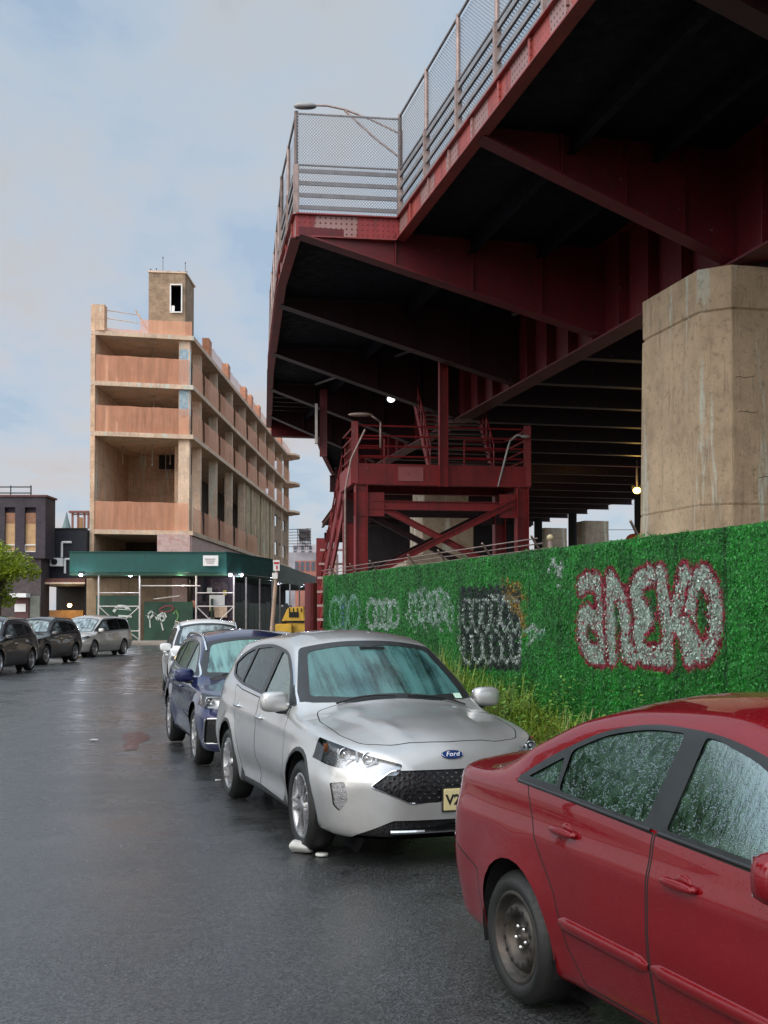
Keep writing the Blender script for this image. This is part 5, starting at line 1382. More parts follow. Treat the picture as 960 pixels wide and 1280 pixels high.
def colored(name, V, F, C, parent, m):
    me = bpy.data.meshes.new(name); off = worldloc(parent); me.from_pydata([(x - off.x, y - off.y, z - off.z) for x, y, z in V], [], F); me.materials.append(m)
    at = me.color_attributes.new('paint', 'FLOAT_COLOR', 'POINT'); a = np.ones((len(V), 4)); a[:, :3] = C; at.data.foreach_set('color', a.ravel()); me.update()
    return link_mesh(name, me, parent)
def build_hedge():
    n2u, n2z = NU // 2, NZ // 2
    V = []; C = []; F = []
    for i in range(n2u + 1):
        for j in range(n2z + 1):
            u = i * 2 * CS; z = j * 2 * CS; p = F0 + FD * u + FN * (.012 * math.sin(i * .9) + .01 * rng.random())
            V.append((p.x, p.y, z)); C.append(img[min(i * 2, NU - 1), min(j * 2, NZ - 1)] * .75)
    w = n2z + 1
    for i in range(n2u):
        for j in range(n2z): F.append((i * w + j, (i + 1) * w + j, (i + 1) * w + j + 1, i * w + j + 1))
    colored('backing_sheet', V, F, np.array(C), fence, M_LEAF)
    n = 120000; us = rng.random(n) * FLEN; zs = rng.random(n) ** .95 * (FH + .02 + .02 * np.sin(us * 2.1) + .015 * np.sin(us * 7.3)); V = []; C = []; F = []
    for k in range(n):
        u, z = us[k], zs[k]; o = .012 + .03 * rng.random(); p = F0 + FD * u + FN * o
        s = .010 + .012 * rng.random(); a = rng.random() * 6.283
        e1 = Vector((FD.x * math.cos(a) , FD.y * math.cos(a), math.sin(a))) * s
        e2 = (Vector((-FD.x * math.sin(a), -FD.y * math.sin(a), math.cos(a))) + Vector((FN.x, FN.y, -.3)) * (rng.random() * 1.5 - .3)).normalized() * s * .55
        c = Vector((p.x, p.y, z)); b0 = len(V)
        V += [c - e1, c + e2, c + e1 * 1.2, c - e2]; F.append((b0, b0 + 1, b0 + 2, b0 + 3))
        col = img[min(int(u / CS), NU - 1), min(int(min(z, FH - .01) / CS), NZ - 1)] * (.65 + .7 * rng.random()); C += [col] * 4
    o = colored('leaves', V, F, np.array(C), fence, M_LEAF); o['kind'] = 'stuff'
build_hedge()
b = MB(); u = 0
while u < FLEN:
    p = F0 + FD * u - FN * .08; b.beam((p.x, p.y, 0), (p.x, p.y, FH - .05), .06, .06, (FD.x, FD.y, 0)); u += 2.4
b.build('support_frame', M_GALV, fence)
# barbed-wire arms above the far half
M_CREAM = mat('cream_cap', (.6, .5, .3), .5)
bw = thing('barbed_wire_rail', (F0.x, F0.y, 0), 'pale pipe rail and leaning barbed-wire arms above the far half of the green fence', 'fence')
def fp(u, off, z): p = F0 + FD * u - FN * off; return Vector((p.x, p.y, z))
b = MB(); 
for z, o in ((2.73, .15), (2.80, .08), (2.87, .0)): b.tube(fp(-.2, o, z), fp(12.6, o, z + .02), .010, 6)
b.build('top_wire', M_GALV, bw)
for u in (.6, 2.4, 4.0, 6.6, 8.3, 10.4, 12.3, 15.2):
    b = MB(); b.beam(fp(u, .22, 2.66), fp(u + .22, -.06, 2.93), .024, .024); b.build('arm', M_GALV, bw)
for u in (-.15, 12.6): b = MB(); b.tube(fp(u, .2, 0), fp(u, .2, 2.86), .035); b.build('rail_post', M_GALV, bw)
b = MB(); b.smooth = True; b.ball(fp(12.6, .2, 2.9), (.05, .05, .05)); b.build('post_cap', M_CREAM, bw)
o = thing('bollard_post', (-1.72, 28.3, 0), 'thick dark red post standing at the far end of the green fence', 'post')
b = MB(); b.tube((-1.76, 28.5, 0), (-1.76, 28.5, 2.55), .15, 14); b.build('shaft', M_RED, o)
# strip of soil, kerb, sidewalk
def kerb_line():
    pts = [(3.75, 1.0), (3.0, 5.0), (1.42, 12.0), (-.9, 20.0), (-2.8, 29.0), (-3.0, 36), (-3.0, 60)]
    return pts
kp = kerb_line(); b = MB()
for a, c in zip(kp, kp[1:]): b.beam((*a, .055), (*c, .055), .18, .17)
tag(b.build('kerb', mat('kerb_stone', (.28, .27, .25), .7, dirt=(.1, .09, .08)), bevel=.01), kind='structure')
b = MB(); fe = F1e + FD * 3
b.prism([(x + .09, y) for x, y in kp[:5]] + [(-1.3, 29), (F0.x + .3, F0.y), (fe.x + .3, fe.y), (8, 0)], -.05, .10)
tag(b.build('sidewalk', mat('dirt_sidewalk', (.12, .105, .08), .9, var=.4, vs=4, bmp=.5, bs=30, dirt=(.05, .06, .03))), kind='structure')
b = MB(); b.prism([(-3.0, 29), (F0.x, F0.y), (fe.x + .4, fe.y), (60, 0), (60, 140), (-3.0, 140)], -.04, .07)
tag(b.build('yard_ground', mat('yard_dirt', (.16, .14, .12), .9, var=.4, bmp=.4)), kind='structure')
# weeds
def weed_mat():
    m, nt, N, L, B = nmat('weed_blade'); a = N.new('ShaderNodeVertexColor'); a.layer_name = 'paint'; L.new(a.outputs['Color'], B.inputs['Base Color'])
    B.inputs['Roughness'].default_value = .5; B.inputs['Subsurface Weight'].default_value = 0
    return m
M_WEED = weed_mat()
def weeds():
    V = []; F = []; C = []; rr = random.Random(11)
    def blade(x, y, h, w, lean, az, col):
        n = 5; b0 = len(V); dx_, dy_ = math.cos(az), math.sin(az)
        for i in range(n + 1):
            t = i / n; r = lean * h * t * t; z = h * (t - .35 * lean * t * t); ww = w * (1 - t) ** .7 + .0006
            V.append((x + dx_ * r - dy_ * ww, y + dy_ * r + dx_ * ww, z + .08)); V.append((x + dx_ * r + dy_ * ww, y + dy_ * r - dx_ * ww, z + .08))
            k = 1.0; C.append([c_ * k for c_ in col]); C.append([c_ * k for c_ in col])
        for i in range(n): F.append((b0 + 2 * i, b0 + 2 * i + 1, b0 + 2 * i + 3, b0 + 2 * i + 2))
    clumps = []
    for k in range(380):
        u = rr.uniform(1, 20) if k % 2 else rr.gauss(9.5, 3); q = rr.betavariate(1.2, 2.5) * 1.5 + .12
        p = F0 + FD * u + FN * q
        # height grows in the middle stretch, behind the silver car
        base = .62 + .55 * math.exp(-((u - 9.0) / 3.5) ** 2) - .12 * (u > 13.5) 
        clumps.append((p.x, p.y, base * rr.uniform(.6, 1.25) * (1 - .25 * q)))
    for (cx_, cy_, h) in clumps:
        tone = rr.random(); col0 = (.32, .40, .04) if tone > .4 else (.16, .30, .03)
        if tone > .86: col0 = (.36, .30, .13)
        if tone < .15: col0 = (.06, .15, .03)
        for j in range(58):
            a = rr.uniform(0, 6.283); r = rr.random() ** .5 * .26
            k = rr.uniform(.6, 1.3); col = [c_ * k for c_ in col0]
            blade(cx_ + r * math.cos(a), cy_ + r * math.sin(a), h * rr.uniform(.55, 1.2), rr.uniform(.004, .010), rr.uniform(.1, 1.7), rr.uniform(0, 6.283), col)
    for k in range(60):       # broad-leaved plants among the grass
        u = rr.gauss(9.5, 3.5); q = rr.uniform(.15, 1.2); p = F0 + FD * u + FN * q; h = rr.uniform(.4, 1.0)
        for j in range(70):
            z = h * rr.random() ** .7; a = rr.uniform(0, 6.283); r = .05 + .22 * rr.random(); c = Vector((p.x + r * math.cos(a), p.y + r * math.sin(a), z + .1)); s_ = rr.uniform(.02, .045)
            e1 = Vector((math.cos(a), math.sin(a), rr.uniform(-.6, .4))) * s_; e2 = Vector((-math.sin(a), math.cos(a), rr.uniform(-.3, .3))) * s_ * .5; b0 = len(V)
            V += [tuple(c - e1), tuple(c + e2), tuple(c + e1), tuple(c - e2)]; F.append((b0, b0 + 1, b0 + 2, b0 + 3)); kk = rr.uniform(.6, 1.4); C += [[.12 * kk, .25 * kk, .035 * kk]] * 4
    me = bpy.data.meshes.new('weeds'); me.from_pydata(V, [], F); me.materials.append(M_WEED)
    at = me.color_attributes.new('paint', 'FLOAT_COLOR', 'POINT'); a = np.ones((len(V), 4)); a[:, :3] = np.array(C); at.data.foreach_set('color', a.ravel()); me.update()
    tag(link_mesh('weeds', me), kind='stuff')
weeds()
# litter
o = thing('crushed_cup', (-.55, 9.0, 0), 'crushed white paper cup lying against the front wheel of the silver crossover', 'litter')
b = MB(); b.smooth = True; b.lathe([(.001, 0), (.032, 0), (.036, .005), (.046, .11), (.048, .115)], (0, 0, 0), 'Z', 18)
me = b.build('cup_body', mat('paper_white', (.7, .7, .66), .6, bmp=.3, bs=30), o)
rr_ = random.Random(4)
for v_ in me.data.vertices:
    x, y, z = v_.co + worldloc(o); x *= 1 + .2 * math.sin(z * 60 + y * 60); y *= .75
    v_.co = Vector((z, x, y + .035)) * 1.35
o.rotation_euler = (0, 0, 2.6)
b = MB(); b.smooth = True; b.lathe([(.001, .0), (.048, .0), (.050, .012), (.044, .018), (.001, .02)], (-.66, 9.02, .006), 'Z', 16); b.build('cup_lid', mat('paper_white', (.7, .7, .66), .6), o).rotation_euler = (0, 0, 0)
for (x, y, r, lab) in ((-4.15, 17.0, .09, 'flattened scrap of pale paper in the middle of the street'), (-1.8, 12.9, .035, 'tiny pale scrap on the asphalt left of the silver crossover')):
    b = MB(); b.extr([(x + r * math.cos(t) * rr_.uniform(.6, 1.1), y + r * math.sin(t) * rr_.uniform(.6, 1.1), .004 + rr_.random() * .01) for t in [k * .9 for k in range(7)]], (0, 0, .006))
    tag(b.build('paper_scrap', mat('paper_white', (.7, .7, .66), .6)), lab, 'litter')
b = MB(); pts = [(-3.95, 18.0), (-3.7, 18.3), (-3.55, 17.7), (-3.38, 17.3), (-3.42, 16.6), (-3.3, 15.9), (-3.42, 15.7), (-3.6, 16.3), (-3.62, 16.9), (-3.8, 17.2)]
b.prism(round_poly(pts, .2, 3), .0, .004)
sm = mat('stain_red', (.060, .012, .014), .3, var=.6, vs=3); tag(b.build('stain', sm), kind='stuff')
b = MB(); b.prism(round_poly([(.60, 5.2), (.66, 5.2), (.98, 3.9), (.90, 3.9)], .03, 3), .0, .004); tag(b.build('faded_kerb_paint', mat('faded_yellow', (.12, .10, .03), .5, var=.6, vs=9)), kind='structure')
# ------------------------------------------------------------------ building under construction
def W(px, py, Y): return Vector(((px - 480) / 1480 * Y, Y, EYE + (767 - py) / 1480 * Y))
M_CONC = concrete('building_concrete', (.68, .45, .295), True, 2.4); M_CONC2 = concrete('slab_edge_concrete', (.72, .52, .37)); M_BLOCK = None
def block_mat():
    m, nt, N, L, B = nmat('block_wall'); v = mapping(N, L)
    br = N.new('ShaderNodeTexBrick'); br.inputs['Scale'].default_value = 2.4; br.inputs['Color1'].default_value = (.36, .25, .16, 1); br.inputs['Color2'].default_value = (.29, .20, .13, 1); br.inputs['Mortar'].default_value = (.20, .15, .11, 1); br.inputs['Mortar Size'].default_value = .015
    sx = N.new('ShaderNodeSeparateXYZ'); L.new(v, sx.inputs[0]); cx = N.new('ShaderNodeCombineXYZ'); L.new(math_(N, L, 'ADD', sx.outputs[0], sx.outputs[1]), cx.inputs[0]); L.new(sx.outputs[2], cx.inputs[1]); L.new(cx.outputs[0], br.inputs['Vector'])
    f = noise(N, L, v, 1.3, 7, .7); L.new(mixc(N, L, 1., br.outputs['Color'], ramp(N, L, f, [(.3, g(.6)), (.7, g(1.4))]), 'MULTIPLY'), B.inputs['Base Color']); B.inputs['Roughness'].default_value = .9; return m
M_BLOCK = block_mat()
def net_mat():
    m, nt, N, L, B = nmat('orange_net'); out = [n for n in N if n.type == 'OUTPUT_MATERIAL'][0]; v = mapping(N, L)
    f = noise(N, L, v, 2.2, 7, .7); c = ramp(N, L, f, [(.25, (.78, .33, .18)), (.75, (.86, .43, .27))]); L.new(c, B.inputs['Base Color']); B.inputs['Roughness'].default_value = .7
    fn = noise(N, L, mapping(N, L, (2, 2, .25)), 2.0, 3, .5); k = ramp(N, L, fn, [(.30, g(.66)), (.70, g(.46))])
    tr = N.new('ShaderNodeBsdfTransparent'); mx = N.new('ShaderNodeMixShader'); L.new(k, mx.inputs[0]); L.new(tr.outputs[0], mx.inputs[1]); L.new(B.outputs[0], mx.inputs[2]); L.new(mx.outputs[0], out.inputs['Surface']); return m
M_NET = net_mat()
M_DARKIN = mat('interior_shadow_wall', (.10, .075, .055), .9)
M_BLUEW = mat('blue_tarp_strip', (.33, .43, .48), .6, var=.4, vs=6, dirt=(.5, .5, .45))
M_INSUL = mat('pink_insulation', (.62, .42, .38), .7, var=.2, vs=5, dirt=(.5, .2, .15))
bd = thing('construction_building', (-15, 100, 0), 'unfinished five-storey concrete frame building with orange safety netting', 'building')
P0 = Vector((-19.35, 79.2, 0)); PC = Vector((-13.3, 81, 0)); PE = Vector((-11.6, 145, 0)); PB = Vector((-19.4, 145, 0))
ZS = [7.45, 14.05, 17.45, 20.85]          # top of slab at each floor, roof last
fdir = (PC - P0).normalized(); sdir = (PE - PC).normalized()
colY = [81.0, 85.4, 92.3, 100, 107.5, 115, 122, 129.6, 137.5, 144.6]
def SP(Y, z, out=0): t = (Y - 81) / (PE.y - PC.y); p = PC.lerp(PE, t); return Vector((p.x + out, p.y, z))
for i, z in enumerate(ZS):
    b = MB(); b.prism([(P0.x - .3, P0.y - .15), (PC.x + .25, PC.y - .25), (PE.x + .35, PE.y), (PB.x, PB.y)], z - .30, z); b.build('floor_slab', M_CONC2, bd)
    if i > 0:      # rounded balconies at the far end
        b = MB(); b.prism([(PE.x + .3, 139.5), (PE.x + 1.0, 140.2), (PE.x + 1.5, 142), (PE.x + 1.3, 144), (PE.x + .3, 145)], z - .25, z - .02); b.build('balcony', M_CONC2, bd)
# party wall on the left, with slit windows on two storeys
wl = P0.x - .35
def wall_with_slits(z0, z1, slits):
    b = MB(); y = 79.1
    for (ya, yb, za, zb) in slits:
        b.b2((wl, y, z0), (wl + .3, ya, z1)); b.b2((wl, ya, z0), (wl + .3, yb, za)); b.b2((wl, ya, zb), (wl + .3, yb, z1)); y = yb
    b.b2((wl, y, z0), (wl + .3, 145, z1)); return b.build('party_wall', M_CONC, bd)
wall_with_slits(0, ZS[1] - .3, [])
for i in (1, 2): wall_with_slits(ZS[i], ZS[i + 1] - .3, [(82.1, 82.9, ZS[i] + .4, ZS[i] + 2.4), (85.2, 86.0, ZS[i] + .3, ZS[i] + 1.9)])
b = MB(); b.b2((wl, 79.1, ZS[3]), (wl + .9, 79.9, ZS[3] + 1.75)); b.b2((wl, 79.9, ZS[3]), (wl + .3, 145, ZS[3] + .9)); b.build('parapet', M_CONC, bd)
# back walls of the front rooms
for i, (za, zb) in enumerate(((ZS[0], ZS[1] - .3), (ZS[1], ZS[2] - .3), (ZS[2], ZS[3] - .3))):
    yb = 88.8 if i else 89.6
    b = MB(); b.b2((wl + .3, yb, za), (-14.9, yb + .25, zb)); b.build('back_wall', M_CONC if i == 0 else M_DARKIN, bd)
b = MB(); b.b2((-14.9, 84.0, ZS[0]), (-14.5, 89.8, ZS[1] - .3)); b.build('shaft_wall', M_CONC, bd)
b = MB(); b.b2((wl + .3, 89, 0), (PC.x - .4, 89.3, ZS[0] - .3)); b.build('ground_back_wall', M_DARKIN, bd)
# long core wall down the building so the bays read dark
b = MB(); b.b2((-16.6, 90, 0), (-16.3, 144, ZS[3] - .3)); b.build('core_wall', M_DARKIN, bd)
# facade columns
for k, y in enumerate(colY):
    for i in range(4):
        z0 = 0 if i == 0 else ZS[i - 1]; z1 = ZS[i] - .3
        if i == 0 and k > 0: continue
        w = .62 if k else .75; p = SP(y, 0, -w / 2 - .05)
        b = MB(); b.box((p.x, y + (.3 if k == 0 else 0), (z0 + z1) / 2), (w, .5 if k else .7, z1 - z0)); b.build('column', M_CONC2, bd)
b = MB(); b.box((PC.x - .36, PC.y - .10, (ZS[1] + ZS[3]) / 2 + .2), (.77, .04, ZS[3] - ZS[1] - 2.2), math.atan2(fdir.y, fdir.x)); b.build('membrane_strip', M_BLUEW, bd)
# infill studs and blank panels of the far lower bays
for (ya, yb) in ((109, 111.6), (112.6, 114.2), (116.6, 118.4), (119.6, 121), (123.5, 126), (127.2, 128.6)):
    b = MB(); a = SP(ya, 0, -.2); c = SP(yb, 0, -.2); b.beam((a.x, a.y, (ZS[0] + ZS[1] - .3) / 2), (c.x, c.y, (ZS[0] + ZS[1] - .3) / 2), .12, ZS[1] - ZS[0] - .3); b.build('infill_panel', mat('tan_sheathing', (.42, .32, .19), .8, var=.3, vs=1, dirt=(.2, .17, .14)), bd)
b = MB(); a, c = SP(129.8, 0, -.25), SP(144.5, 0, -.25); 
for (z0_, z1_) in ((ZS[0], ZS[0] + .9), (ZS[0] + 2.4, ZS[0] + 4.1), (ZS[0] + 5.4, ZS[1] - .3)): b.beam((a.x, a.y, (z0_ + z1_) / 2), (c.x, c.y, (z0_ + z1_) / 2), .2, z1_ - z0_)
for y_ in (130.5, 134.5, 138.5, 142.5): q = SP(y_, 0, -.25); b.box((q.x, y_, (ZS[0] + ZS[1]) / 2), (.19, 1.6, ZS[1] - ZS[0] - .3))
b.build('block_infill', M_BLOCK, bd)
b = MB(); a, c = SP(80.8, 0, .1), SP(144, 0, .1); b.beam((a.x, a.y, 6.05), (c.x, c.y, 6.05), .1, 2.1); b.build('insulated_band', M_INSUL, bd)
b = MB(); b.beam((PC.x - 2.05, PC.y - .95, 6.2), (PC.x + .05, PC.y - .32, 6.2), .12, 2.0); b.build('insulated_panel', M_INSUL, bd)
# netting: front, side and roof
def net(p, q, z0, h, nm='safety_net'):
    b = MB(); n = max(6, int((Vector(q) - Vector(p)).length / .5)); V = []; d = (Vector(q) - Vector(p)); nn = Vector((d.y, -d.x, 0)).normalized()
    for i in range(n + 1):
        t = i / n; c = Vector(p).lerp(Vector(q), t); sag = .03 * abs(math.sin(t * math.pi * max(1, n // 4)))
        for j in range(4): V.append(c + nn * (.03 * math.sin(i * 1.1 + j)) + Vector((0, 0, z0 + (h - sag) * j / 3)))
    F = [(i * 4 + j, (i + 1) * 4 + j, (i + 1) * 4 + j + 1, i * 4 + j + 1) for i in range(n) for j in range(3)]
    b.smooth = True; b.add(V, F); return b.build(nm, M_NET, bd)
for i in range(3): net((P0.x - .05, P0.y + .0, 0), (PC.x - .1, PC.y - .12, 0), ZS[i] + (.0 if i else -.02), 1.8 if i else 1.95)
for i in range(3):
    for k in range(len(colY) - 1):
        if i == 0 and k > 4: continue
        a, c = SP(colY[k] + .35, 0, .12), SP(colY[k + 1] - .3, 0, .12); net((a.x, a.y, 0), (c.x, c.y, 0), ZS[i], 1.7)
a, c = SP(87.6, 0, .1), SP(144.8, 0, .1); net((a.x, a.y, 0), (c.x, c.y, 0), ZS[3], 1.05)
net((-16.6, 80.1, 0), (PC.x + .1, PC.y - .15, 0), ZS[3], 1.0)
net((wl + .9, 79.9, 0), (-16.6, 80.6, 0), ZS[3], .35)
for y in (88.5, 97.5, 107.5, 111.5, 117, 126, 136): q = SP(y, 0, -.2); b = MB(); b.box((q.x, y, ZS[3] + .75), (.5, 1.5, 1.5)); b.build('roof_upstand', mat('orange_wrapped', (.50, .22, .12), .7, var=.3), bd)
b = MB(); 
for z in (.95, 1.5): b.tube((wl + .9, 79.7, ZS[3] + z), (-16.8, 80.6, ZS[3] + z - .1), .03)
b.path([Vector((-17.0, 80.5, ZS[3] + 1.7)), Vector((-16.2, 80.7, ZS[3] + .4))], .05); b.build('roof_guard', M_CONC2, bd)
# stair bulkhead
T0 = (-16.75, 84.0); zt0, zt1 = ZS[3], 26.1
b = MB(); b.prism([(-16.75, 83.7), (-15.22, 83.9), (-15.22, 84.2), (-16.75, 84.0)], zt0, zt1)
b.prism([(-14.42, 84.0), (-14.2, 84.05), (-14.2, 84.3), (-14.42, 84.25)], zt0, zt1); b.prism([(-15.22, 83.9), (-14.42, 84.0), (-14.42, 84.25), (-15.22, 84.2)], zt0, 23.3); b.prism([(-15.22, 83.9), (-14.42, 84.0), (-14.42, 84.25), (-15.22, 84.2)], 25.25, zt1)
b.b2((-14.45, 84.3, zt0), (-14.16, 87.6, zt1)); b.b2((-16.75, 84.0, zt0), (-16.5, 87.6, zt1)); b.b2((-16.5, 87.4, zt0), (-14.45, 87.6, zt1)); b.build('stair_bulkhead', M_BLOCK, bd)
b = MB(); b.prism([(-16.8, 83.62), (-14.12, 83.97), (-14.05, 87.7), (-16.8, 87.7)], zt1, zt1 + .12); b.build('bulkhead_roof', M_CONC2, bd)
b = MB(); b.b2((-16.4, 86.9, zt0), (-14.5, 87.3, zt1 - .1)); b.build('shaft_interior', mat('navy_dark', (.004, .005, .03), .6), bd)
b = MB(); 
for (x0, x1, z0_, z1_) in ((-15.26, -15.18, 23.3, 25.25), (-14.46, -14.38, 23.3, 25.25), (-15.26, -14.38, 23.24, 23.32), (-15.26, -14.38, 25.22, 25.3)): b.b2((x0, 83.8, z0_), (x1, 83.9, z1_))
b.build('opening_frame', M_WHITE, bd)
b = MB(); b.b2((-15.15, 83.84, 23.35), (-14.93, 83.9, 23.75)); b.build('notice', M_WHITE, bd)
for (x, y, h) in ((-16.65, 83.9, .28), (-16.5, 85, .2), (-16.25, 83.9, .3), (-15.8, 84.0, 1.15), (-15.35, 84, .15), (-14.7, 84.2, .2), (-14.25, 84.3, .85), (-14.2, 84.6, .3)):
    b = MB(); b.tube((x, y, zt1), (x, y, zt1 + h), .018, 5); b.smooth = True; b.ball((x, y, zt1 + h), (.05, .05, .05), 8, 6); b.build('rebar_rod', mat('rebar', (.05, .04, .04), .7), bd)
# shoring props and bare bulbs under the slabs
random.seed(3)
for (i, lst) in ((0, ((-18.6, 84), (-17.6, 85.5), (-17.1, 84.5), (-16.3, 83), (-15.9, 86), (-15.4, 85))), (1, ((-16.2, 83), (-15.2, 84.5))), (2, ((-16.3, 83), (-15.1, 85)))):
    for (x, y) in lst:
        zt = ZS[i + 1] - .3; L_ = random.uniform(1.0, 1.7); b = MB(); b.tube((x, y, zt), (x, y, zt - L_), .035, 5); b.smooth = True; b.ball((x, y, zt - L_ - .08), (.08, .08, .11), 8, 6); b.build('hanging_bulb', mat('bulb_dull', (.30, .24, .18), .5), bd)
for k in range(1, 6):
    y = (colY[k] + colY[k + 1]) / 2
    for i in (0, 1, 2):
        q = SP(y, 0, -1.4); b = MB(); b.tube((q.x, y, ZS[i + 1] - .3), (q.x, y, ZS[i + 1] - 1.8), .04, 5); b.build('hanging_pipe', mat('rebar', (.05, .04, .04), .7), bd)
b = MB(); b.prism([(-16.9, 88.6), (-14.95, 88.7), (-14.95, 88.78), (-16.9, 88.7)], ZS[1] - 1.4, ZS[1] - .35); b.build('dark_patch', mat('patch_black', (.02, .017, .015), .9), bd)  # near-black patch high in front of the back wall
# ------------------------------------------------------------------ sidewalk shed
M_SHED = mat('shed_green', (.004, .075, .062), .55, var=.18, vs=1.5, dirt=(.01, .05, .05), streak=True)
M_POST = mat('galvanised_post', (.52, .48, .46), .45, .3, var=.25, vs=4)
M_HOARD = mat('green_hoarding', (.012, .055, .030), .6, var=.5, vs=1.3, dirt=(.03, .04, .03), streak=True)
sh = thing('sidewalk_shed', (-14, 72, 0), 'green-painted sidewalk shed wrapped round the foot of the construction building', 'scaffold')
SA, SB, SC_, SD = Vector((-19.0, 71.5, 0)), Vector((-9.6, 72, 0)), Vector((-7.75, 82, 0)), Vector((-6.6, 119, 0))
def panel(p, q, z0, z1, m, par, name, t=.06):
    b = MB(); b.beam((p.x, p.y, (z0 + z1) / 2), (q.x, q.y, (z0 + z1) / 2), t, z1 - z0); return b.build(name, m, par)
panel(SA, SB, 4.30, 5.52, M_SHED, sh, 'parapet_panel'); panel(SB, SC_, 4.30, 5.54, M_SHED, sh, 'parapet_panel'); panel(SC_ + Vector((.0, .6, 0)), SD, 4.18, 5.42, M_SHED, sh, 'parapet_panel')
b = MB(); b.prism([(SA.x, SA.y), (SB.x, SB.y), (SC_.x, SC_.y), (SD.x, SD.y), (-11.5, 119), (-12.8, 80.5), (-19, 78.9)], 4.12, 4.28); b.build('shed_deck', M_HOARD, sh)
b = MB(); b.beam((SA.x, SA.y - .06, 5.54), (SB.x, SB.y - .06, 5.54), .12, .05); b.beam((SB.x, SB.y - .06, 5.56), (SC_.x, SC_.y, 5.56), .12, .05); b.build('coping', M_SHED, sh)
def scaff_frame(x0, x1, y, par, zt=4.12):
    for x in (x0, x1): b = MB(); b.tube((x, y, 0), (x, y, zt), .055); b.build('scaffold_post', M_POST, par)
    b = MB()
    for z in (zt - 1.05, 2.25, .75): b.tube((x0, y, z), (x1, y, z), .035)
    b.tube(((x0 + x1) / 2, y, 2.25), ((x0 + x1) / 2, y, zt - 1.05), .03) if False else None
    b.tube((x0, y, 2.25), (x0 + (x1 - x0) * .42, y, 1.3), .03); b.tube((x1, y, 2.25), (x1 - (x1 - x0) * .42, y, 1.3), .03); b.tube((x0 + (x1 - x0) * .42, y, 1.3), (x1, y, .2), .025)
    b.build('scaffold_brace', M_POST, par)
scaff_frame(-17.35, -14.85, 72.0, sh); scaff_frame(-11.45, -9.15, 72.2, sh)
b = MB(); b.tube((-14.85, 72.1, 3.5), (-11.2, 72.15, 3.5), .045); b.tube((-14.2, 73, 2.7), (-12.6, 73, 2.9), .035); b.build('scaffold_rail', M_POST, sh)
for t in (.15, .4, .7, 1.0): q = SB.lerp(SC_, t); b = MB(); b.tube((q.x, q.y, 0), (q.x, q.y, 4.15), .055); b.build('scaffold_post', M_POST, sh)
for t in (.12, .3, .5, .7, .9): q = SC_.lerp(SD, t); b = MB(); b.tube((q.x, q.y, 0), (q.x, q.y, 4.15), .055); b.build('scaffold_post', M_POST, sh)
# hoarding panels behind the posts
def G(px, Y): return (px - 480) / 1480 * Y
for (a, c, z, m) in ((120, 173, 2.95, M_HOARD), (180, 241, 2.55, M_HOARD)):
    b = MB(); b.b2((G(a, 74), 74, 0), (G(c, 74), 74.06, z)); b.build('hoarding_panel', m, sh)
b = MB(); b.b2((G(108, 77), 77, 0), (G(236, 77), 77.1, 4.1)); b.build('plywood_wall', mat('old_plywood', (.30, .21, .13), .8, var=.35, vs=1.2, dirt=(.12, .09, .07), streak=True), sh)
b = MB(); b.b2((G(215, 76.8), 76.8, 1.6), (G(234, 76.8), 76.9, 4.1)); b.build('insulated_panel', M_INSUL, sh)
b = MB(); b.b2((G(241, 75), 75, 0), (G(292, 75), 75.1, 4.1)); b.build('dark_wall', mat('dark_clutter', (.05, .035, .05), .8, var=.6, vs=3, dirt=(.22, .16, .15)), sh)
for (a, c, y0_, y1_, m) in ((262, 281, 744, 757, M_WHITE), (262, 284, 758, 772, M_CONC2), (240, 246, 751, 760, M_NET), (259, 265, 735, 742, M_WHITE), (279, 283, 738, 744, M_YEL), (262, 268, 764, 776, M_INSUL)):
    b = MB(); b.b2((G(a, 74.6), 74.5, W(0, y1_, 74.6).z), (G(c, 74.6), 74.6, W(0, y0_, 74.6).z)); b.build('posted_board', m, sh)
q0, q1 = SB + Vector((-1.2, 2, 0)), SD + Vector((-2.2, -6, 0))
for k in range(14):
    a = q0.lerp(q1, k / 14); c = q0.lerp(q1, (k + .96) / 14); panel(a, c, 0, 2.6 if k % 4 else 2.75, M_HOARD if k not in (1, 2) else mat('worn_hoarding', (.10, .085, .05), .7, var=.6, vs=1.5, dirt=(.02, .05, .03), streak=True), sh, 'hoarding_panel')
    panel(a + Vector((-.6, 0, 0)), c + Vector((-.6, 0, 0)), 2.6, 4.1, mat('dark_backing', (.010, .014, .016), .8), sh, 'backing_panel')
# graffiti on the hoardings, painted strokes
def spray(poly, Y, r, m, par, name='graffiti'):
    b = MB(); pts = [W(x, y, Y) for x, y in poly]
    for a, c in zip(pts, pts[1:]): b.beam(a, c, .008, r * 2, (0, 0, 1))
    return b.build(name, m, par)
M_SPW = mat('spray_white', (.55, .60, .55), .6, var=.3)
spray([(184, 768), (187, 774), (193, 767), (197, 775), (203, 768), (206, 774), (201, 778)], 73.95, .06, M_SPW, sh); spray([(187, 772), (188, 785)], 73.95, .04, M_SPW, sh); spray([(200, 772), (204, 788)], 73.95, .04, M_SPW, sh); spray([(183, 770), (189, 764), (196, 771), (205, 765), (208, 772)], 73.95, .05, M_SPW, sh)
spray([(199, 762), (206, 758), (215, 757), (217, 762), (210, 765), (199, 764)], 73.95, .05, mat('spray_maroon', (.20, .05, .05), .6), sh)
spray([(217, 768), (220, 762), (223, 770), (220, 779)], 73.95, .05, mat('spray_green', (.12, .26, .08), .6), sh)
spray([(142, 765), (147, 758), (155, 758), (162, 762)], 73.95, .09, M_SPW, sh); spray([(148, 770), (165, 771)], 73.95, .06, M_SPW, sh); spray([(143, 761), (164, 763)], 73.95, .03, M_SPW, sh)
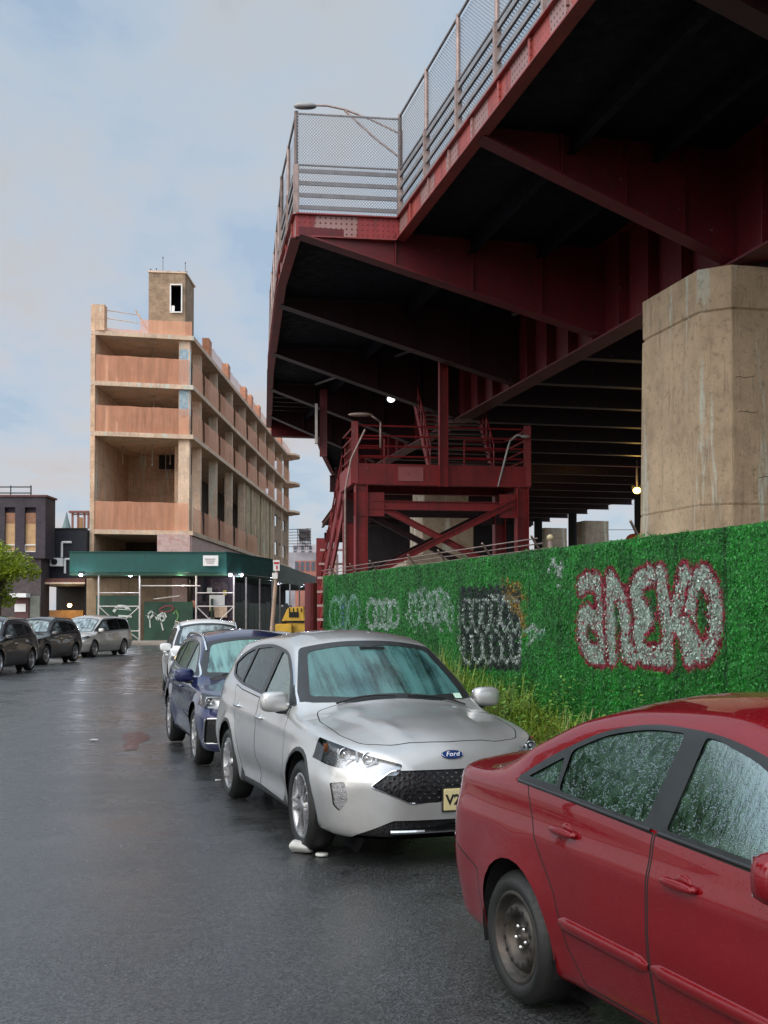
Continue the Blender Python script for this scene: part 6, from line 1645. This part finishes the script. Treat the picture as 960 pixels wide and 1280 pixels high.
# permit sign
sg = thing('permit_sign', (G(262, 71.3), 71.4, 5), 'white permit sign with small dark lettering on the green shed parapet', 'sign')
b = MB(); b.b2((G(253.5, 71.4), 71.42, W(0, 707.5, 71.4).z), (G(272.5, 71.4), 71.50, W(0, 694.5, 71.4).z)); b.build('sign_board', M_WHITE, sg)
b = MB(); 
for (yy, x0, x1) in ((699, 256, 269), (701.5, 257, 268), (704, 258, 267)): b.b2((G(x0, 71.4), 71.40, W(0, yy + .45, 71.4).z), (G(x1, 71.4), 71.415, W(0, yy - .45, 71.4).z))
b.build('lettering_lines', mat('faint_ink', (.28, .22, .22), .6), sg)
lab_l = ['at the left corner of the green shed', 'above the left scaffold frame', 'above the green hoarding with white graffiti', 'left one of the pair at the shed corner', 'right one of the pair at the shed corner', 'on the shed wing, left of the leaning sign post', 'on the shed wing behind the yellow machine', 'furthest along the shed wing']
for k, (px, py, Y, r) in enumerate(((101, 719, 71.4, .12), (163, 719.5, 72.3, .12), (227, 718, 72.3, .08), (288, 719, 72, .13), (301, 719, 75, .15), (340, 722, 84, .12), (349, 729, 92, .15), (378, 731, 104, .14))):
    p = W(px, py, Y); flood('shed_light', p, r, (.80, .84, 1) if k != 2 else (1, .95, .75), 5, 'bright white bulb under the canopy ' + lab_l[k], group='lights under the shed canopy', power=35)
# ------------------------------------------------------------------ pole, machine
o = thing('sign_post', (G(337, 56), 56, 0), 'leaning rust-stained post with red and white signs in front of the shed wing', 'sign post')
pa, pb = Vector((G(338, 56), 56, 0)), W(347, 700, 56)
b = MB(); b.tube(pa, pb, .11, 10, .09); b.build('post_shaft', mat('rusty_post', (.42, .30, .22), .7, var=.3, vs=3, dirt=(.40, .14, .05)), o)
b = MB(); b.box(W(345.5, 707, 55.8), (.30, .03, .50)); s1 = b.build('sign_plate', M_WHITE, o)
b = MB(); b.box(W(345.5, 704, 55.8) + Vector((0, -.025, 0)), (.24, .012, .10)); b.box(W(346, 709.5, 55.8) + Vector((0, -.025, 0)), (.07, .012, .18)); b.build('red_legend', M_PINK, s1)
b = MB(); b.box(W(343.5, 720, 55.8), (.26, .03, .28)); b.build('sign_plate', M_WHITE, o)
o = thing('road_roller', (G(368, 68), 68, 0), 'yellow construction machine parked in the street beyond the sign post', 'machine')
M_CATY = mat('machine_yellow', (.62, .38, .04), .45, var=.2, dirt=(.2, .13, .05)); x0 = G(369, 68)
b = MB(); b.smooth = False
P = [(x0 - .75, 1.25), (x0 - .35, 2.15), (x0 + .55, 2.22), (x0 + .62, 1.55), (x0 + .8, 1.25), (x0 + .8, .7), (x0 - .8, .7)]
b.extr([(x, 67, z) for x, z in P], (0, 2.6, 0)); b.build('machine_hood', M_CATY, o, bevel=.06)
b = MB()
for k in range(4): b.box((x0 - .25 + .22 * k, 66.97, 2.02 - .0 * k), (.05, .06, .22))
b.box((x0 + .05, 66.96, 1.35), (1.1, .06, .12)); b.box((x0 - .6, 66.9, 1.32), (.25, .2, .14)); b.build('hood_louvre', M_UNDER, o)
b = MB(); b.box((x0 - .55, 66.8, .95), (.95, .5, .55)); b.build('machine_frame', M_CATY, o, bevel=.05); b = MB(); b.box((x0 + 1.25, 67.4, .9), (.9, .8, .5)); b.build('machine_arm', M_CATY, o, bevel=.05)
b = MB(); b.box((x0, 66.97, 1.75), (.55, .05, .3)); b.build('radiator_grille', M_UNDER, o)
for s in (-1, 1): b = MB(); b.lathe([(.05, -.3), (.55, -.3), (.6, -.25), (.6, .25), (.55, .3), (.05, .3)], (x0 + s * 1.0, 68.6 if s < 0 else 68.2, .62), 'X', 20); b.build('wheel', M_TYRE, o)
b = MB(); b.b2((x0 - .7, 66.9, 2.2), (x0 - .6, 67, 2.3)); b.b2((x0 + .85, 69, 1.2), (x0 + 2.0, 70, 2.1)); b.build('grey_cab', mat('cab_grey', (.30, .32, .34), .4), o)
# kerb in front of the building
b = MB(); b.b2((-24, 68.4, -.05), (-8.9, 71, .14)); b.b2((-24, 71, -.05), (-6.2, 125, .15)); b.b2((-60, 62, -.04), (-24, 71, .10))
tag(b.build('pavement', mat('pavement_concrete', (.28, .24, .20), .75, var=.3, vs=2, dirt=(.14, .12, .1))), kind='structure')
b = MB(); b.prism([(-60, -30), (-13.7, -30), (-13.7, 61.9), (-60, 61.9)], -.05, .11); tag(b.build('left_pavement', mat('pavement_concrete', (.28, .24, .20), .75)), kind='structure')
# ------------------------------------------------------------------ buildings on the left
M_BRICKD = None
def brick(name, c1_, c2_, mo, sc=3.2):
    m, nt, N, L, B = nmat(name); v = mapping(N, L); sx = N.new('ShaderNodeSeparateXYZ'); L.new(v, sx.inputs[0]); cx = N.new('ShaderNodeCombineXYZ'); L.new(math_(N, L, 'ADD', sx.outputs[0], sx.outputs[1]), cx.inputs[0]); L.new(sx.outputs[2], cx.inputs[1])
    br = N.new('ShaderNodeTexBrick'); L.new(cx.outputs[0], br.inputs['Vector']); br.inputs['Scale'].default_value = sc
    for k, cc in (('Color1', c1_), ('Color2', c2_), ('Mortar', mo)): br.inputs[k].default_value = (*cc, 1)
    br.inputs['Mortar Size'].default_value = .012
    f = noise(N, L, v, .8, 6); L.new(mixc(N, L, 1., br.outputs['Color'], ramp(N, L, f, [(.3, g(.7)), (.7, g(1.3))]), 'MULTIPLY'), B.inputs['Base Color']); B.inputs['Roughness'].default_value = .8; return m
M_BRICKD = brick('dark_purple_brick', (.040, .032, .042), (.058, .045, .055), (.025, .02, .025))
YB = 76.0
o = thing('brick_building', (G(20, YB), YB, 0), 'dark brick building with two tall tan-filled windows at the left edge', 'building')
def wb_(x0_, y0_, x1_, y1_, Y, d, name, m, par, off=0):
    a = W(x0_, y1_, Y); c = W(x1_, y0_, Y); b = MB(); b.b2((a.x, Y + off, a.z), (c.x, Y + off + d, c.z)); return b.build(name, m, par)
wn = ((5, 634, 18, 690), (30, 634, 44, 690))
b = MB(); zt_, zb_ = W(0, 621, YB).z, W(0, 698, YB).z; xl, xr = G(-60, YB), G(56, YB)
xs_ = [xl, G(5, YB), G(18, YB), G(30, YB), G(44, YB), xr]; w0, w1 = W(0, 690, YB).z, W(0, 634, YB).z
for i in range(5):
    if i in (1, 3): b.b2((xs_[i], YB, zb_), (xs_[i + 1], YB + .4, w0)); b.b2((xs_[i], YB, w1), (xs_[i + 1], YB + .4, zt_))
    else: b.b2((xs_[i], YB, zb_), (xs_[i + 1], YB + .4, zt_))
b.b2((xl, YB + .4, zb_), (xr - .02, YB + 2.35, zt_)); b.build('wall', M_BRICKD, o)
b = MB(); b.b2((xl, YB + .35, 0), (G(49, YB), YB + 2.3, zb_)); b.build('ground_wall', mat('ground_floor_render', (.07, .055, .055), .8, var=.4), o)
b = MB(); b.b2((xl, YB - .1, zt_), (xr + .1, YB + 2.4, zt_ + .12)); b.build('roof_coping', mat('maroon_coping', (.10, .03, .03), .6), o)
for i in (1, 3):
    a, c = xs_[i], xs_[i + 1]; b = MB(); b.b2((a, YB + .22, w0), (c, YB + .30, w1 - .35)); pw = b.build('window', mat('tan_panel', (.50, .31, .15), .6, var=.15), o)
    b = MB(); b.b2((a, YB + .18, w1 - 1.0), (c, YB + .25, w1 - .35)); b.build('window_head', mat('brown_panel', (.28, .13, .07), .6), o)
    b = MB(); 
    for zz in (w0 + .02, w0 + .45): b.b2((a - .05, YB + .08, zz - .03), (c + .05, YB + .16, zz + .03))
    b.b2((a - .05, YB + .08, w0), (a + .03, YB + .16, w0 + .5)); b.b2((c - .03, YB + .08, w0), (c + .05, YB + .16, w0 + .5)); b.build('window_guard', M_WHITE, pw)
b = MB(); b.b2((G(6, YB), YB + .1, w0), (G(9, YB), YB + .12, w0 + .2)) if False else None
xg0, xg1 = G(-40, YB), G(26, YB); b = MB(); b.tube((xg1, YB + 2, zt_), (xg1, YB + 2, zt_ + .95), .05); b.tube((xg0, YB + 2, zt_ + .85), (xg1, YB + 2, zt_ + .85), .04); b.tube((xg0, YB + 2, zt_ + .45), (xg1, YB + 2, zt_ + .45), .04); b.tube((G(0, YB), YB + 2, zt_), (G(0, YB), YB + 2, zt_ + .95), .04); b.build('roof_railing', M_BLACKINK, o)
wb_(17, 747, 34, 790, YB, .1, 'entrance_door', mat('brown_door', (.10, .035, .035), .6), o, .28); wb_(15, 742, 36, 747, YB, 1.0, 'entrance_canopy', M_WHITE, o, -.6)
wb_(17, 755, 31, 765, YB, .05, 'notice_board', M_WHITE, o, .2); wb_(36, 745, 48, 785, YB, .1, 'render_panel', mat('sage_render', (.16, .17, .14), .8), o, .3)
YL = 78.5
o = thing('low_building', (G(84, YL), YL, 0), 'low black-painted building with an open garage mouth and white pipes', 'building')
M_BLK = mat('black_render', (.012, .013, .020), .7, var=.4)
b = MB(); zt_ = W(0, 662, YL).z; zg = W(0, 731, YL).z; xl, xr = G(30, YL), wl - .05
b.b2((xl, YL, zg), (xr, YL + .3, zt_)); b.b2((xl, YL + .3, zg), (xr, YL + 8, zt_)); b.b2((xl, YL, 0), (G(50, YL), YL + .3, zg)); b.b2((G(106, YL), YL, 0), (xr, YL + .3, zg)); b.b2((xl, YL + 7.7, 0), (xr, YL + 8, zg)); b.build('wall', M_BLK, o)
b = MB(); b.b2((xl, YL - .05, zt_), (xr, YL + .3, zt_ + .10)); b.build('roof_coping', M_UNDER, o)
b = MB(); a, c = W(50, 731, YL), W(112, 722, YL); b.b2((a.x, YL - 1.2, zg + .1), (c.x, YL, zg + .38)); b.build('canopy', mat('brown_canopy', (.12, .04, .03), .7), o)
b = MB(); b.b2((a.x, YL - 1.25, zg + .0), (c.x, YL - 1.19, zg + .13)); b.build('canopy_edge', M_CONC2, o)
o2 = thing('condenser_unit', (*W(69, 702, YL - .4)[:2], 5), 'white air-conditioner unit with round dark fan on the black wall', 'air conditioner')
a, c = W(61.5, 708, YL - .5), W(77.5, 697.5, YL - .5); b = MB(); b.b2((a.x, YL - .45, a.z), (c.x, YL - .02, c.z)); b.build('casing', M_WHITE, o2, bevel=.02)
b = MB(); b.lathe([(.001, -.01), (.20, -.01), (.20, .03)], W(67.5, 702.5, YL - .47), 'Y', 20); b.build('fan', M_UNDER, o2)
for k, (pts, lab) in enumerate((([(77, 697), (77, 678), (89, 678)], 'white bent pipe rising beside the air-conditioner unit'), ([(81, 717), (81, 699), (90, 699)], 'shorter white bent pipe right of the air conditioner'))):
    b = MB(); b.path([W(x, y, YL - .12) for x, y in pts], .075, 10); tag(b.build('vent_pipe', M_WHITE), lab, 'pipe')
wk = W(87, 757, YL + 5); flood('garage_lamp', wk, .16, (1, .65, .25), 14, 'warm lamp glowing inside the dark garage mouth', power=60)
b = MB(); b.b2((G(60, YL + 6), YL + 6, 0), (G(104, YL + 6), YL + 6.5, W(0, 763, YL + 6).z)); tag(b.build('garage_counter', mat('warm_wood', (.25, .14, .06), .6, var=.4)), 'long wooden bench at the back of the dark garage', 'bench')
ab = thing('backdrop_wall', (4, 92, 0), 'dark stained retaining wall closing the space behind the stair platform under the viaduct', 'wall')
b = MB(); b.b2((-2.6, 92, 0), (11.3, 93, 8.6)); b.build('wall_face', mat('backdrop_dark', (.022, .018, .020), .9, var=.5, vs=.8), ab)  # added dark sheet blocking the bright gap behind the platform
b = MB(); b.b2((-2.8, 91.9, 8.6), (11.5, 93.1, 8.75)); b.build('wall_coping', mat('backdrop_coping', (.04, .035, .035), .9), ab)
# steel frame on the roof and a distant steeple
o = thing('roof_frame', (G(99, 90), 90, 7), 'small reddish steel frame standing on the low roof beside the party wall', 'frame')
b = MB(); 
for px in (90, 97, 105, 110): b.beam(W(px, 661, 90), W(px, 641, 90), .14, .14)
b.beam(W(86, 640, 90), W(113, 640, 90), .5, .16); b.beam(W(90, 643, 90), W(110, 643, 90), .12, .10); b.build('frame_members', mat('frame_rust', (.22, .09, .07), .6), o)
b = MB(); b.beam(W(100, 661, 91), W(100, 647, 91), .35, .30); b.build('tank', mat('tan_panel', (.50, .31, .15), .6), o)
p = W(82.5, 662, 260); b = MB(); b.lathe([(1.1, -20), (1.1, 0), (.55, 1.8), (.02, 4.0)], (p.x, 260, p.z), 'Z', 8); tag(b.build('church_steeple', mat('steeple_green', (.14, .20, .20), .8)), 'thin grey-green church steeple far off above the low black roof', 'steeple')
# ------------------------------------------------------------------ distance, seen between the building and the viaduct
YD = 240
o = thing('billboard_truss', (G(376, YD), YD, 0), 'far-off rooftop billboard back with a dark lattice of steelwork', 'billboard')
b = MB(); random.seed(5)
for k in range(9): b.beam(W(372 + k * 2.0, 688, YD), W(372 + k * 2.0, 660 + random.random() * 2, YD), .12, .12)
for k in range(7): b.beam(W(361, 662 + k * 3.6, YD), W(389, 661 + k * 3.7, YD), .12, .12)
for k in range(8): b.beam(W(371 + k * 2, 661, YD), W(377 + k * 1.6, 684, YD), .12, .12)
b.build('lattice', mat('dark_steel', (.05, .045, .05), .6), o)
b = MB(); b.b2((G(374, YD), YD + .3, W(0, 676, YD).z), (G(388, YD), YD + .6, W(0, 662, YD).z)); b.build('sign_back', mat('grey_board', (.20, .17, .17), .7, var=.6, vs=.6), o)
b = MB(); b.b2((G(360, YD), YD + 2, 0), (G(395, YD), YD + 8, W(0, 690, YD).z)); b.build('supporting_block', mat('lilac_grey_wall', (.34, .33, .36), .8, var=.3, vs=.3), o)
for (x0_, x1_, y_, Y, m, nm, lab) in ((366, 404, 681, 260, mat('pale_far_wall', (.42, .38, .40), .8, var=.15, vs=.2), 'far_building', 'pale grey building far behind the shed'), (369, 396, 701, 225, mat('far_red_brick', (.36, .15, .11), .8, var=.3, vs=.4), 'far_building', 'low red-brick building far behind the end of the shed'), (395, 420, 690, 230, mat('far_pink_wall', (.45, .28, .24), .8, var=.2, vs=.3), 'far_building', 'pinkish building seen left of the lower stair')):
    o = thing(nm, (G((x0_ + x1_) / 2, Y), Y, 0), lab, 'building', 'distant buildings'); b = MB(); a = W(x0_, 767, Y); c = W(x1_, y_, Y); b.b2((a.x, Y, 0), (c.x, Y + 12, c.z)); b.build('wall', m, o)
    for j in range(2):
        for i in range(4):
            x_ = x0_ + (x1_ - x0_) * (i + .3) / 4; q = W(x_, y_ + 4 + 6 * j, Y); b = MB(); b.box((q.x, Y - .03, q.z), (.7, .1, .8)); b.build('window', mat('far_window', (.08, .09, .12), .3), o)
for (px, py, py2) in ((400, 688, 712),): b = MB(); b.tube(W(402, 712, 150), W(402, 694, 150), .2); tag(b.build('lamp_standard', M_GALV), 'thin pale post in the distance left of the lower stair', 'post')
# far side of the viaduct: low skyline
b = MB(); random.seed(9)
o = thing('far_skyline_block', (45, 330, 0), 'low pinkish row of roofs far beyond the piers under the viaduct', 'building')
b = MB(); b.b2((40, 330, 0), (110, 345, 15.5)); b.b2((52, 329, 0), (66, 345, 18.0)); b.build('wall', mat('far_pink_wall', (.45, .28, .24), .8), o)
for k in range(2): b = MB(); b.tube((20, 120, 9.2 + k * 1.1), (60, 124, 9.5 + k * 1.1), .03); tag(b.build('overhead_cable', M_UNDER), ('upper' if k else 'lower') + ' of the thin cables crossing the bright gap under the viaduct', 'cable')
# ------------------------------------------------------------------ trees
def bark(): return mat('bark', (.09, .07, .05), .9, bmp=.6, bs=18)
def leaf_mat(name, c_lo, c_hi):
    m, nt, N, L, B = nmat(name); v = mapping(N, L); f = noise(N, L, v, 1.6, 5, .7); L.new(ramp(N, L, f, [(.3, c_lo), (.7, c_hi)]), B.inputs['Base Color']); B.inputs['Roughness'].default_value = .5
    tl = N.new('ShaderNodeBsdfTranslucent'); L.new(ramp(N, L, f, [(.3, c_lo), (.7, c_hi)]), tl.inputs[0]); mx = N.new('ShaderNodeMixShader'); mx.inputs[0].default_value = .35; out = [n for n in N if n.type == 'OUTPUT_MATERIAL'][0]
    L.new(B.outputs[0], mx.inputs[1]); L.new(tl.outputs[0], mx.inputs[2]); L.new(mx.outputs[0], out.inputs['Surface']); return m
LM1 = leaf_mat('young_leaf', (.13, .20, .010), (.34, .42, .03)); LM2 = leaf_mat('street_leaf', (.045, .11, .012), (.10, .21, .025))
def tree(name, x, y, h, r, label, lm, seed, nleaf=9000, ls=.10, cz=None, clumps=26, group=None):
    rr = random.Random(seed); o = thing(name, (x, y, 0), label, 'tree', group); cz = cz or h - r
    b = MB(); b.smooth = True; b.tube((x, y, 0), (x + .1, y, cz - r * .4), .13, 10, .08); tips = []
    for k in range(9):
        a = k * .7 + rr.random(); q = Vector((x + math.cos(a) * r * .6, y + math.sin(a) * r * .6, cz + rr.uniform(-.3, .6) * r)); s_ = Vector((x + .1, y, cz - r * rr.uniform(.4, .8))); m_ = s_.lerp(q, .5) + Vector((0, 0, .15 * r))
        b.tube(s_, m_, .05, 6, .035); b.tube(m_, q, .035, 6, .012)
    b.build('trunk', bark(), o)
    cl = []
    for k in range(clumps):
        d = Vector((rr.gauss(0, 1), rr.gauss(0, 1), rr.gauss(0, .8))).normalized() * (rr.random() ** .45) * r * .85; cl.append((Vector((x, y, cz)) + d, r * rr.uniform(.22, .42)))
    V = []; F = []
    for k in range(nleaf):
        c, cr = cl[rr.randrange(len(cl))]; d = Vector((rr.gauss(0, 1), rr.gauss(0, 1), rr.gauss(0, .75))).normalized() * cr * rr.random() ** .35; p = c + d
        s_ = ls * rr.uniform(.6, 1.3); e1 = Vector((rr.gauss(0, 1), rr.gauss(0, 1), rr.gauss(0, .5))).normalized(); e2 = e1.cross(Vector((rr.gauss(0, 1), rr.gauss(0, 1), rr.gauss(0, 1)))).normalized(); b0 = len(V)
        V += [p - e1 * s_, p + e2 * s_ * .5, p + e1 * s_, p - e2 * s_ * .5]; F.append((b0, b0 + 1, b0 + 2, b0 + 3))
    b = MB(); b.add(V, F); b.build('crown', lm, o)
tree('street_tree', -14.55, 44.5, 4.95, 1.55, 'small bright yellow-green tree at the left edge behind the parked cars', LM1, 2, 7000, .075, 3.45)
for k, (x, y, h, r) in enumerate(((-15.6, 8, 13.5, 5.2), (-16.0, -2, 12.5, 4.6), (-15.4, -13, 8, 3.2), (-15.8, 18, 12.0, 4.2), (-6, -20, 9, 3.8), (-12, -19, 9, 3.6))):
    tree('street_tree', x, y, h * 1.1, r * 1.15, 'leafy green tree ' + ('beside the street, level with the silver crossover', 'beside the street, level with the camera', 'beside the street, behind the camera', 'beside the street, level with the blue SUV', 'across the street end, nearer the fence', 'across the street end, nearer the tree row')[k], LM2, 20 + k, 5500, .26, None, 30, 'trees beside the street')
